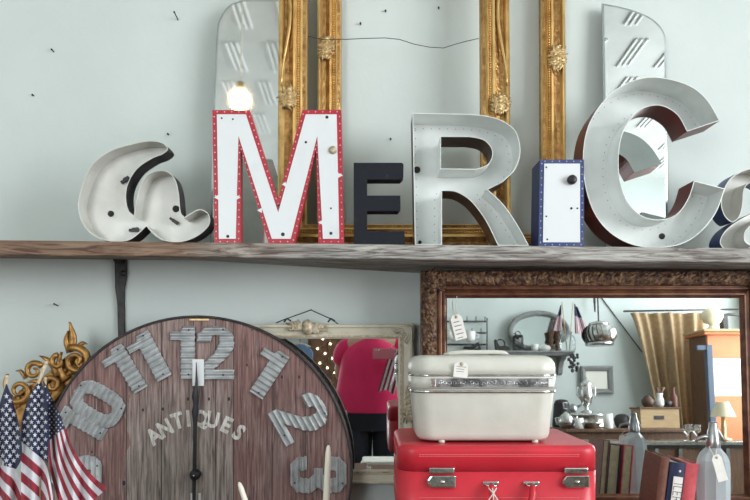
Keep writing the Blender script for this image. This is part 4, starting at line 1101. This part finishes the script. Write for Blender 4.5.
G().lathe([(rr*.80, -hh*1.12), (rr*.82, -hh*.85), (rr*.7, -hh*.85)], n=32).build('lower_ring', 'silver', t)
G().lathe([(.01, 0), (rr*.62, .0), (rr*.55, .03), (.03, .05)], c=(0, 0, hh), n=32).build('cap', 'silver', t)
top = Vector((c.x, c.y, ZC-.03)); G().tube([(0, 0, hh), (0, 0, top.z-c.z)], .008, 6).build('hanging_chain', 'darkmetal', t)
a_, b_ = R(601, 297, YB+.010), R(642, 352, YB+.010)
g = G().tube([a_+(b_-a_)*(-.5), a_, b_], .006, 6); solo(g, 'clothes_line', 'blackstring', 'thin dark cord running diagonally down the opposite wall', 'cord', tuple(b_))
a_, b_ = R(594, 292, YB+.1), R(595, 312, YB+.1)
g = G().tube([a_+Vector((0, -.1, .05)), a_+Vector((0, 0, .06)), b_], [.02, .022, .008], 8); solo(g, 'wall_hook', 'darkmetal', 'dark tapering iron hook on the opposite wall left of the vent', 'hook', tuple(b_))
# hook rack with cups
t = back_thing('hook_rack', 'dark wire rack with hooks and cups on the opposite wall', 'rack', R(468, 352, YB+.05))
o = R(468, 352, YB+.05)
def L(px, py, dy=0): q = R(px, py, YB+.05); return Vector((q.x-o.x, dy, q.z-o.z))
for py in (321.5, 333, 344.5): G().tube([L(440, py), L(486, py)], .011, 6).build('rail', 'darkmetal', t)
for px in (442, 487): G().tube([L(px, 318), L(px, 353)], .007, 6).build('upright', 'darkmetal', t)
for px in (457, 467, 476, 485): G().tube([L(px, 316.5), L(px, 321.5)], .005, 6).build('hook', 'darkmetal', t)
for px in (472, 481): G().tube([L(px, 328), L(px, 333)], .005, 6).build('hook', 'darkmetal', t)
def cup(label, px, py, r=.04):
    q = R(px, py, YB+.11); g = G().lathe([(r*.5, -r), (r*.9, -r*.5), (r, r*.8), (r*.9, r*.8), (r*.7, -r*.4)], n=16)
    g.tube([(r*.9, 0, r*.4), (r*1.5, 0, r*.3), (r*1.5, 0, -r*.3), (r*.8, 0, -r*.4)], r*.12, 6)
    o = solo(g, 'teacup', 'ceramic', label, 'cup', (0, 0, 0), 'cups hanging on the wire rack'); o.location = q
cup('white cup hanging on the rack at its left end', 450.5, 334, .06); cup('white cup hanging on the rack near its middle', 470, 336, .065)
q = R(474, 346, YB+.075)
g = G().tube([(-.12, 0, -.02), (-.03, 0, -.03), (.05, 0, .03), (.07, 0, -.04), (.0, 0, -.04)], [.01, .025, .022, .02, .012], 8)
solo(g, 'iron_tongs', 'darkmetal', 'dark iron tongs on the lowest rail of the wire rack', 'tongs', (0, 0, 0)).location = q
# small empty frame on wall
k = RS(YB+.02); q = R(597, 394, YB+.02)
t = back_thing('picture_frame', 'small dark grey frame on the opposite wall behind the silver urn', 'picture frame', q)
frame_g(32*k, 28*k, [(0, 0), (0, .03), (.02, .04), (.045, .03), (.06, .015), (.06, 0)], None, 4).build('moulding', 'greypaint', t)
G().box((-16*k+.05, -.006, .05), (16*k-.05, .0, 28*k-.05)).build('picture', 'whitepaint', t)
# flip: it must face +Y
t.rotation_euler = (0, 0, PI)
# curtain
Yc = -2.98; k = RS(Yc)
q0, q1 = R(629, 313, Yc), R(712, 311, Yc)
t = back_thing('burlap_curtain', 'tan burlap curtain hanging from a thin rod near the orange cabinet', 'curtain', ((q0.x+q1.x)/2, Yc, R(660, 425, Yc).z))
bz = R(660, 425, Yc).z; mx = (q0.x+q1.x)/2
g = G(); NA, NB = 90, 24
for i in range(NA+1):
    for j in range(NB+1):
        u, v = i/NA, j/NB
        pxl = 630+28*v**.8; px = pxl+(708-pxl)*u; py = 313+115*v
        q = R(px, py, Yc); g.v.append(Vector((q.x-mx, .055*math.sin(u*42+1.5*math.sin(v*2))*(.5+.3*v)+.03*math.sin(u*17+v), q.z-bz)))
for i in range(NA):
    for j in range(NB):
        g.f.append([i*(NB+1)+j, i*(NB+1)+j+1, (i+1)*(NB+1)+j+1, (i+1)*(NB+1)+j]); g.m.append(0); g.sm.append(True)
g.build('cloth', 'burlap', t)
G().tube([(q0.x-mx-.06, 0, q0.z-bz+.02), (q1.x-mx+.3, 0, q1.z-bz+.02)], .01, 8).build('rod', 'darkmetal', t)
# orange cabinet
Yo = -2.35; k = RS(Yo); 
def O(px, py): q = R(px, py, Yo); return q
a, b = O(707, 335), O(758, 335); zt_ = a.z; cxo = (a.x+b.x)/2; wo = (b.x-a.x)/2
t = back_thing('orange_cabinet', 'orange painted cabinet with cornice and white door panel by the window', 'cabinet', (cxo, Yo-.18, 0))
z1 = O(700, 358).z; z2 = O(700, 396).z
G().box((-wo, -.18, 0), (wo, .18, z2)).build('lower_body', 'orange', t, bevel=.004)
G().box((-wo, -.18, z1), (wo, .18, zt_)).build('frieze', 'orange', t, bevel=.004)
G().box((-wo-.06, -.18, zt_), (wo+.06, .24, zt_+.03)).build('cornice', 'orange', t, bevel=.01)
G().box((-wo-.07, -.20, zt_+.03), (wo+.09, .26, zt_+.055)).build('cornice_top', 'boxwood', t, bevel=.006)
G().box((-wo+.05, -.18, z2), (wo, .17, z1)).build('door', 'whitepaint', t, bevel=.004)
G().box((-wo-.012, -.18, 0), (-wo-.001, .17, zt_)).build('side_panel', 'brownwood', t, bevel=.003)
G().box((-wo, .15, z2), (-wo+.05, .18, z1)).build('stile', 'boxwood', t)
q = O(716, 333); 
g = G().lathe([(r_*.62, h_*.68) for r_, h_ in [(.09, 0), (.10, .03), (.06, .05), (.05, .09), (.13, .12), (.17, .20), (.16, .28), (.09, .33), (.04, .36)]], n=24)
solo(g, 'ceramic_urn', 'shade', 'rounded cream urn standing on top of the orange cabinet', 'urn', (0, 0, 0)).location = (q.x, Yo-.06, zt_+.057)
g = G().tube([(-.02, 0, .18), (.1, 0, .20), (.34, 0, .18)], .014, 8); g.box((.02, -.04, 0), (.07, .04, .19)); g.box((.27, -.04, 0), (.31, .04, .19))
solo(g, 'iron_stand', 'darkmetal', 'dark low iron stand beside the cream urn on the cabinet', 'stand', (0, 0, 0)).location = (q.x+.19, Yo-.27, zt_+.057)
# blue post with arm
Yp = -1.95; a, b = R(708, 345, Yp), R(696, 345, Yp)
t = back_thing('coat_post', 'blue grey painted post with a short side arm before the orange cabinet', 'post', (a.x, Yp, 0))
G().box((-.028, -.028, 0), (.028, .028, a.z)).build('post', 'bluepost', t, bevel=.004)
G().box((b.x-a.x, -.02, a.z-.05), (-.028, .02, a.z-.005)).build('side_arm', 'bluepost', t, bevel=.004)
G().box((-.11, -.11, 0), (.11, .11, .03)).build('base', 'bluepost', t, bevel=.004)
# rear display counter
Yk = -1.35; zc_ = R(650, 441, Yk+.0).z; zc_ = max(.6, zc_)
kx0, kx1 = R(545, 440, Yk).x, R(760, 440, Yk).x
t = back_thing('display_counter', 'dark glass topped display counter with chrome edge in the wide mirror', 'counter', ((kx0+kx1)/2, Yk-.1, 0))
w = (kx1-kx0)/2
G().box((-w, -.16, 0), (w, .18, zc_-.06)).build('cabinet_body', 'brownwood', t, bevel=.004)
G().box((-w-.02, -.18, zc_-.022), (w+.02, .22, zc_-.002)).build('counter_top', 'brownwood', t, bevel=.004)
G().box((-w-.022, .215, zc_-.03), (w+.022, .228, zc_+.0)).build('chrome_edge', 'chrome', t, bevel=.003)
G().box((-w+.01, -.15, zc_-.06), (w-.01, .19, zc_-.022)).build('glass_case', 'darkmetal', t)
for q in range(9): G().box((-w+.1+q*.2, .185, .1), (-w+.13+q*.2, .2, zc_-.06)).build('mullion', 'chrome', t)
# rear table with silver, wooden box
Yt_ = -2.3; k = RS(Yt_); zt2 = R(600, 428, Yt_).z
tx0, tx1 = R(552, 428, Yt_).x, R(678, 428, Yt_).x
table('side_table', 'dark wooden table carrying silverware, seen in the wide mirror', tx0, tx1, Yt_-.42, Yt_+.46, zt2, 'brownwood')
def sil(name, label, cat, px, prof, m='silver', y=Yt_, z=zt2, extra=None, n=24, group=None):
    x = R(px, 420, y).x; g = G().lathe([(r*k, h*k) for r, h in prof], n=n)
    if extra: extra(g)
    o = solo(g, name, m, label, cat, (0, 0, 0), group); o.location = (x, y, z+.001); return o
sil('silver_tray_stand', 'low round silver stand under the tall urn', 'stand', 588, [(19, 0), (20, 2), (19, 4), (19, 12), (20, 13), (19, 14), (2, 14.5)], y=Yt_-.05)
def hnd(g):
    for s in (-1, 1): g.tube([(s*4*k, 0, 24*k), (s*9*k, 0, 26*k), (s*9*k, 0, 18*k), (s*4.5*k, 0, 12*k)], .8*k, 6)
o = sil('silver_urn', 'tall two handled silver urn on the low round stand', 'urn', 587, [(6, 0), (6, 1), (2, 3), (2, 6), (5, 10), (6.5, 18), (6, 24), (4.5, 27), (6.5, 29), (5, 30), (2, 33), (1, 36)], extra=hnd, y=Yt_-.05); o.location.z += 15*k
def tea(g): g.tube([(5*k, 0, 6*k), (9*k, 0, 8*k), (11*k, 0, 12*k)], [1.5*k, 1*k, .7*k], 8); g.tube([(-5*k, 0, 10*k), (-10*k, 0, 10*k), (-9*k, 0, 4*k), (-5*k, 0, 4*k)], .7*k, 6)
sil('silver_teapot', 'silver teapot partly hidden behind the ivory case', 'teapot', 566, [(4, 0), (6, 2), (8, 6), (7, 10), (4, 13), (1, 16)], extra=tea, y=Yt_+.30)
o = sil('silver_teapot', 'smaller dark silver teapot on the round stand left of the urn', 'teapot', 574, [(2, 0), (3.5, 2), (4, 4), (3, 7), (1, 9)], 'pewter', extra=tea); o.location.z += 15*k; o.location.y -= .02
sil('silver_bowl', 'shallow shiny silver bowl in front of the round stand', 'bowl', 590, [(5, 0), (6, 1), (11, 5), (12, 6), (10.5, 5.5), (5, 1.5)], y=Yt_+.33)
sil('white_mug', 'white straight mug at the right of the round silver stand', 'mug', 608, [(4, 0), (4.5, .5), (4.5, 14), (4, 14), (3.8, 2)], 'ceramic', y=Yt_+.25)
sil('white_mug', 'short white mug beside the ivory case edge', 'mug', 579, [(3.5, 0), (4, .5), (4, 10), (3.5, 10), (3.2, 2)], 'ceramic', y=Yt_+.36)
sil('round_tray', 'dark round tray standing behind the teapots', 'tray', 562, [(9, 0), (10, 1), (10, 3), (8, 24), (6, 28), (2, 29)], 'darkmetal', y=Yt_-.31)
o = sil('dark_pot', 'dark cast pot tipped over right of the white mug', 'pot', 622, [(5, 0), (7, 3), (8, 9), (5, 13), (2, 14)], 'darkmetal', y=Yt_-.05)
# wooden box with things on top
Yx = -2.2; k2 = RS(Yx); a, b = R(641, 430, Yx), R(680, 430, Yx); wbx = (b.x-a.x)/2; zbx = zt2+.001; hbx = R(660, 409, Yx).z-zbx
t = back_thing('wooden_box', 'pale wooden box with a dark label holder, seen in the wide mirror', 'box', ((a.x+b.x)/2, Yx-.12, zbx))
G().box((-wbx, -.12, 0), (wbx, .12, hbx)).build('box_body', 'boxwood', t, bevel=.004)
G().box((-wbx-.01, -.13, hbx), (wbx+.01, .13, hbx+.02)).build('lid', 'brownwood', t, bevel=.004)
G().box((-.06, .118, hbx*.45), (.04, .125, hbx*.65)).build('label_holder', 'darkmetal', t)
zb2 = zbx+hbx+.021
for lab_, px, prof, m_ in (('squat white jug on the wooden box', 661, [(3, 0), (4.5, 3), (3.5, 9), (2.5, 11), (3.5, 14)], 'ceramic'),
    ('dark round pot at the left on the wooden box', 649, [(4, 0), (6, 3), (6, 7), (3, 11), (1, 12)], 'brownmetal'),
    ('low dark bowl between jug and bottle on the wooden box', 668, [(3, 0), (5, 3), (5, 6), (4, 6), (2, 2)], 'darkmetal'),
    ('brown bottle at the right on the wooden box', 675, [(3, 0), (3.5, 1), (3.5, 10), (1.4, 14), (1.4, 19), (1.8, 20)], 'brownbook')):
    g = G().lathe([(r*k2, h*k2) for r, h in prof], n=18)
    if m_ == 'ceramic':
        g.tube([(-1*k2, 0, 12*k2), (-2.5*k2, 0, 20*k2)], [.5*k2, 1.8*k2], 8, 1); g.tube([(1.5*k2, 0, 12*k2), (4*k2, 0, 20*k2)], [.5*k2, 2.*k2], 8, 1)
    o = solo(g, 'small_vessel', [m_, 'brownwood'], lab_, 'vessel', (0, 0, 0), 'vessels on the wooden box'); o.location = (R(px, 409, Yx-.1).x, Yx-.12, zb2)
# glasses and lamp near the cabinet
def lamp():
    y = -1.3; k3 = RS(y); q = R(728, 440, y)
    t = back_thing('table_lamp', 'brass lamp with pale shade in front of the orange cabinet', 'lamp', (q.x, y-.06, zc_+.001))
    hgt = R(728, 402, y).z-zc_
    G().lathe([(.06, 0), (.06, .015), (.015, .03), (.02, hgt*.3), (.012, hgt*.7)], n=18).build('base', 'goldlite', t)
    G().lathe([(.10, hgt*.62), (.05, hgt)], n=24, caps=False).build('lamp_shade', 'shade', t)
lamp()
for lab_, px in (('stemmed glass on the counter, left of the reflected pair', 688), ('stemmed glass on the counter, right of the reflected pair', 697)):
    g = G().lathe([(.03, 0), (.03, .004), (.005, .01), (.005, .06), (.03, .08), (.035, .14), (.03, .14), (.026, .085)], n=18)
    o = solo(g, 'stemmed_glass', 'clearglass', lab_, 'glass', (0, 0, 0), 'glasses on the rear counter'); o.location = (R(px, 440, -1.35).x, -1.35, zc_+.001)
# ------------------------------------------------------------ things seen in the cream mirror
CN = Vector((0, -1, 0)); CPt = Vector((0, YCm-.001, 0))
def RC2(px, py, Y): return R(px, py, Y, CN, CPt)
a, b = RC2(314, 380, -2.9), RC2(345, 380, -2.9); zt3 = RC2(320, 330, -2.9).z
t = back_thing('tall_cupboard', 'dark brown cupboard with warm string lights behind the person', 'cupboard', ((a.x+b.x)/2-.02, -3.0, 0))
w = (b.x-a.x)/2+.05; G().box((-w, -.15, 0), (w, .12, zt3)).build('carcass', 'brownwood', t, bevel=.004)
G().box((-w+.04, .12, .1), (-.005, .135, zt3-.1)).build('door', 'brownwood', t, bevel=.003); G().box((.005, .12, .1), (w-.04, .135, zt3-.1)).build('door', 'brownwood', t, bevel=.003)
SLt = thing('string_lights', 'string of small warm lights hanging down the dark cupboard', 'string lights', ((a.x+b.x)/2-.02, -2.86, .9))
r = random.Random(5); pts = []
for q in range(15):
    pts.append(Vector((-w*.6+w*1.0*((q*.37) % 1.0), 0, zt3-.95-q*.055)))
pts = [Vector((-.05, -.20, zt3-.9+.006)), Vector((-.05, 0, zt3-.9+.006)), Vector((-.04, 0, zt3-1.0))]+pts
G().tube(pts, .003, 5).build('cable', 'blackstring', SLt)
for p in pts[3:]: G().ball(p+Vector((0, .012, 0)), .013, 8).build('light', 'fairy', SLt)
q = RC2(300, 345, -2.6)
t = back_thing('denim_jacket', 'blue denim garment hanging near the cupboard in the cream mirror', 'jacket', (q.x, -2.6, q.z-.3))
g = G().prism([sm([(-.10, -.25), (.10, -.25), (.12, .05), (.14, .22), (.05, .30), (-.05, .30), (-.14, .22), (-.12, .05)], 3)], -.04, .04); g.build('body', 'denim', t, bevel=.02, seg=3)
G().tube([(-.12, 0, .28), (0, 0, .33), (.12, 0, .28)], .008, 6).build('hanger', 'stick', t)
G().tube([(0, 0, .33), (0, 0, ZC-.02-(q.z-.3))], .004, 6).build('hanging_cord', 'blackstring', t)
# person
PX = -.02; PYY = -.36
P_ = thing('person', 'person in a pink top and dark trousers photographing with a phone', 'person', (PX, PYY, 0))
def skin(name, joints, edges, m, parent, sub=2, root=0):
    me = bpy.data.meshes.new(name); me.from_pydata([j[0] for j in joints], edges, []); me.materials.append(M[m])
    ob = bpy.data.objects.new(name, me); COL.objects.link(ob); ob.parent = parent
    md = ob.modifiers.new('skin', 'SKIN'); md.use_smooth_shade = True
    me.update()
    if not me.skin_vertices: 
        bpy.context.view_layer.objects.active = ob
    for i, j in enumerate(joints):
        r_ = j[1]; me.skin_vertices[0].data[i].radius = r_ if isinstance(r_, tuple) else (r_, r_)
        me.skin_vertices[0].data[i].use_root = (i == root)
    s_ = ob.modifiers.new('sub', 'SUBSURF'); s_.levels = sub; s_.render_levels = sub
    return ob
J = []; E = []
def j(x, y, z, r): J.append(((x, y, z), r)); return len(J)-1
def ch(*ids):
    for a, b in zip(ids[:-1], ids[1:]): E.append((a, b))
pel = j(0, 0, .92, (.20, .14)); wst = j(0, 0, 1.06, (.18, .12)); chs = j(0, .0, 1.24, (.17, .12)); up = j(0, -.01, 1.35, (.13, .085)); nk = j(0, .005, 1.43, .052); hd0 = j(0, .02, 1.50, (.062, .075)); hd1 = j(0, .015, 1.58, (.075, .092)); hd2 = j(0, .005, 1.65, (.055, .065))
ch(pel, wst, chs, up, nk, hd0, hd1, hd2)
for s in (-1, 1):
    hip = j(s*.11, 0, .84, (.125, .125)); kn = j(s*.11, .01, .48, (.068, .07)); an = j(s*.115, -.02, .09, (.038, .044)); ft = j(s*.12, .07, .045, (.042, .035)); te = j(s*.125, .15, .035, (.038, .025))
    ch(pel, hip, kn, an, ft, te)
def hand(wr_, wx, wy, wz, s):
    pm = j(wx-s*.030, wy+.022, wz+.010, (.030, .018)); ch(wr_, pm)
    for q in range(4):
        zf = wz-.018+q*.018; L_ = (.9, 1.05, 1.1, 1.0)[q]
        a1 = j(wx-s*.048, wy+.040, zf+.006, .0085); a2 = j(wx-s*.066, wy+.050, zf+.010, .0078); a3 = j(wx-s*(.066+.024*L_), wy+.046, zf+.012, .0068); ch(pm, a1, a2, a3)
    t1 = j(wx-s*.045, wy-.006, wz+.030, .0105); t2 = j(wx-s*.072, wy-.008, wz+.040, .009); ch(pm, t1, t2)
# the hand on the picture's right holds the phone by its end
sh_ = j(.20, -.01, 1.345, .062); el = j(.30, .06, 1.10, .046); wx, wy, wz = .185-PX, .215, 1.26
wr_ = j(wx, wy-.02, wz-.005, .027); ch(up, sh_, el, wr_); hand(wr_, wx, wy, wz, 1)
# the other arm is folded behind the back
sh_ = j(-.20, -.01, 1.345, .062); el = j(-.26, -.13, 1.12, .046); wr_ = j(-.10, -.26, 1.0, .028); pm = j(-.05, -.27, .99, (.034, .02)); ch(up, sh_, el, wr_, pm)
for q in range(4):
    a1 = j(-.015, -.275, .965+q*.018, .0085); a2 = j(.012, -.27, .963+q*.018, .0075); ch(pm, a1, a2)
t1 = j(-.05, -.265, 1.03, .010); t2 = j(-.03, -.262, 1.05, .0085); ch(pm, t1, t2)
# face
nose = j(0, .10, 1.565, .011); ch(hd1, nose)
for s in (-1, 1): ear = j(s*.086, .0, 1.57, (.012, .02)); ch(hd1, ear)
body = skin('body', J, E, 'skin', P_, 2, pel)
for s in (-1, 1): G().ball((s*.032, .092, 1.588), .012, 10).build('eye', 'eye', P_); G().ball((s*.032, .1025, 1.588), .005, 8).build('iris', 'hair', P_)
G().tube([(-.024, .083, 1.522), (0, .093, 1.523), (.024, .083, 1.522)], [.003, .006, .003], 8).build('mouth', 'lip', P_)
hj = [((0, -.01, 1.655), (.086, .10)), ((0, -.04, 1.60), (.098, .085)), ((0, -.06, 1.50), (.095, .06)), ((0, -.065, 1.40), (.085, .045)), ((.0, -.07, 1.32), (.06, .03))]
skin('hair', hj, [(0, 1), (1, 2), (2, 3), (3, 4)], 'hair', P_)
g = G(); rg = [(.855, .275, .185), (.90, .285, .19), (.98, .28, .188), (1.06, .265, .18), (1.14, .25, .172), (1.22, .24, .165), (1.29, .228, .15), (1.34, .205, .125), (1.375, .155, .10), (1.40, .10, .08), (1.41, .075, .07)]
vs = []; n = 40
for z_, rx, ry in rg:
    for q_ in range(n):
        a_ = 2*PI*q_/n; f_ = 1+.014*math.sin(a_*9+z_*3)*(1.36-z_)*2
        vs.append((rx*math.cos(a_)*f_, ry*math.sin(a_)*f_, z_))
g.add(vs, [(i_*n+q_, i_*n+(q_+1) % n, (i_+1)*n+(q_+1) % n, (i_+1)*n+q_) for i_ in range(len(rg)-1) for q_ in range(n)], 0, True)
g.tube([(.14, -.01, 1.345), (.20, -.01, 1.34), (.245, .01, 1.28), (.275, .04, 1.20)], [.07, .082, .078, .070], 14)
g.tube([(-.14, -.01, 1.345), (-.20, -.01, 1.34), (-.23, -.05, 1.28), (-.245, -.09, 1.20)], [.07, .082, .078, .070], 14)
g.build('pink_top', 'pink', P_, sub=1)
g = G(); rg = [(.72, .262, .150), (.80, .268, .168), (.88, .266, .172), (.96, .255, .165), (1.02, .245, .158)]
vs = [(rx*math.cos(2*PI*q_/n), ry*math.sin(2*PI*q_/n), z_) for z_, rx, ry in rg for q_ in range(n)]
g.add(vs, [(i_*n+q_, i_*n+(q_+1) % n, (i_+1)*n+(q_+1) % n, (i_+1)*n+q_) for i_ in range(len(rg)-1) for q_ in range(n)], 0, True)
for s in (-1, 1): g.tube([(s*.130, 0, .84), (s*.130, 0, .70), (s*.122, .01, .46), (s*.118, -.01, .26), (s*.116, -.015, .09)], [.125, .135, .118, .095, .085], 24)
g.build('trousers', 'trouser', P_, sub=1)
for s in (-1, 1): G().ball((s*.112, .05, .035), .05, 14, 0, (.95, 2.3, .75)).build('shoe', 'black', P_)
t = thing('phone', 'dark phone held level in both hands by the person', 'phone', (.062, -.075, CZ-.050))
G().box((-.078, -.0045, 0), (.078, .0045, .076)).build('phone_case', 'phonecase', t, bevel=.004, seg=3)
G().box((-.072, -.006, .004), (.072, -.0046, .072)).build('screen', 'navybook', t)
for q in range(2): G().lathe([(.006, 0), (.006, .001)], n=14, xf=Matrix.Translation((-.06+.02*q, .0045, .062)) @ Matrix.Rotation(-PI/2, 4, 'X')).build('lens', 'chrome', t)
# flag held in the hand
fx, fz = .13, 1.33
t = thing('hand_flag', 'small striped flag held in the hand of the person', 'flag', (fx-.01, -.105, 1.19))
G().tube([(0, 0, -.02), (.0, .0, .16)], .003, 6).build('stick', 'stick', t)
g = G(); NA, NB = 22, 16
for back in (0, 1):
    o_ = len(g.v)
    for i in range(NA+1):
        for q in range(NB+1):
            u, v = i/NA, q/NB
            g.v.append(Vector((-.075*v-.01+.10*u-.02*v*(1-u), .02+.012*math.sin(u*10+v*3)+.002*back, .14-.32*v-.02*u+.03*math.sin(u*3)*v)))
    for i in range(NA):
        for q in range(NB):
            g.f.append([o_+i*(NB+1)+q, o_+(i+1)*(NB+1)+q, o_+(i+1)*(NB+1)+q+1, o_+i*(NB+1)+q+1]); g.m.append((i//3) % 2); g.sm.append(True)
g.build('cloth', ['flagred', 'flagwhite'], t)
# stool with folded linen, between camera and display tables
t = thing('low_stool', 'small wooden stool under folded white linen, seen low in the cream mirror', 'stool', (.02, .50, 0))
G().box((-.16, -.14, .53), (.16, .14, .56)).build('seat', 'boxwood', t, bevel=.004)
for sx in (-1, 1):
    for sy in (-1, 1): G().tube([(sx*.11, sy*.10, .53), (sx*.14, sy*.13, 0)], .014, 8).build('leg', 'boxwood', t)
t = thing('folded_linen', 'folded cream white linen lying on the small wooden stool', 'linen', (.02, .50, .561))
for q_ in range(3): G().box((-.12+.01*q_, -.10, .026*q_), (.13-.012*q_, .10, .026*q_+.025)).build('fold', 'paper', t, bevel=.010, seg=3)
# pendant bulb
t2_ = math.radians(3.0); SN = Vector((0, -math.cos(t2_), math.sin(t2_))); SP = Vector(mt.location)+Vector((0, -.003, 0))
q = R(240, 100, .55, SN, SP)
t = thing('pendant_bulb', 'glowing bare bulb on a pale cord, seen in the rounded mirror', 'lamp', tuple(q))
G().ball((0, 0, 0), .062, 32).build('glass_bulb', 'bulb', t)
G().lathe([(.02, .052), (.024, .06), (.024, .11), (.01, .12)], n=16).build('lamp_socket', 'goldlite', t)
G().tube([(0, 0, .12), (0, 0, ZC-q.z-.001)], .0045, 6).build('cord', 'whitepaint', t)
# ------------------------------------------------------------ light
def area(name, loc, rot, sx, sy, e, col):
    l = bpy.data.lights.new(name, 'AREA'); l.shape = 'RECTANGLE'; l.size = sx; l.size_y = sy; l.energy = e; l.color = col
    o = bpy.data.objects.new(name, l); COL.objects.link(o); o.location = loc; o.rotation_euler = rot; return o
area('window_daylight', (XR+.22, (wy0+wy1)/2, (wz0+wz1)/2), (0, math.radians(90), 0), wz1-wz0, wy1-wy0, 430, (.94, .975, 1.0))
area('rear_fill_light', ((ox0+ox1)/2, YO-.2, (oz0+oz1)/2), (math.radians(90), 0, 0), ox1-ox0, oz1-oz0, 115, (.95, .98, 1.0))  # added soft frontal fill that evens out the side light, no known source
l = bpy.data.lights.new('bulb_light', 'POINT'); l.energy = 9; l.color = (1, .66, .34); l.shadow_soft_size = .063
o = bpy.data.objects.new('bulb_light', l); COL.objects.link(o); o.location = q+Vector((0, 0, -.0))
w = bpy.data.worlds.new('sky'); SC.world = w; w.use_nodes = True; bg = w.node_tree.nodes['Background']
bg.inputs[0].default_value = (.8, .9, 1, 1); bg.inputs[1].default_value = 1.2
# ------------------------------------------------------------ camera
cd = bpy.data.cameras.new('camera'); cam = bpy.data.objects.new('camera', cd); COL.objects.link(cam)
cam.location = (0, 0, CZ); cam.rotation_euler = (PI/2, 0, 0); cd.sensor_width = 36; cd.lens = F/750*36; cd.shift_y = (HY-250)/750; cd.clip_start = .02
SC.camera = cam
SC.view_settings.view_transform = 'Standard'; SC.view_settings.look = 'None'; SC.view_settings.exposure = -.15; SC.view_settings.gamma = 1; SC.view_settings.use_curve_mapping = False
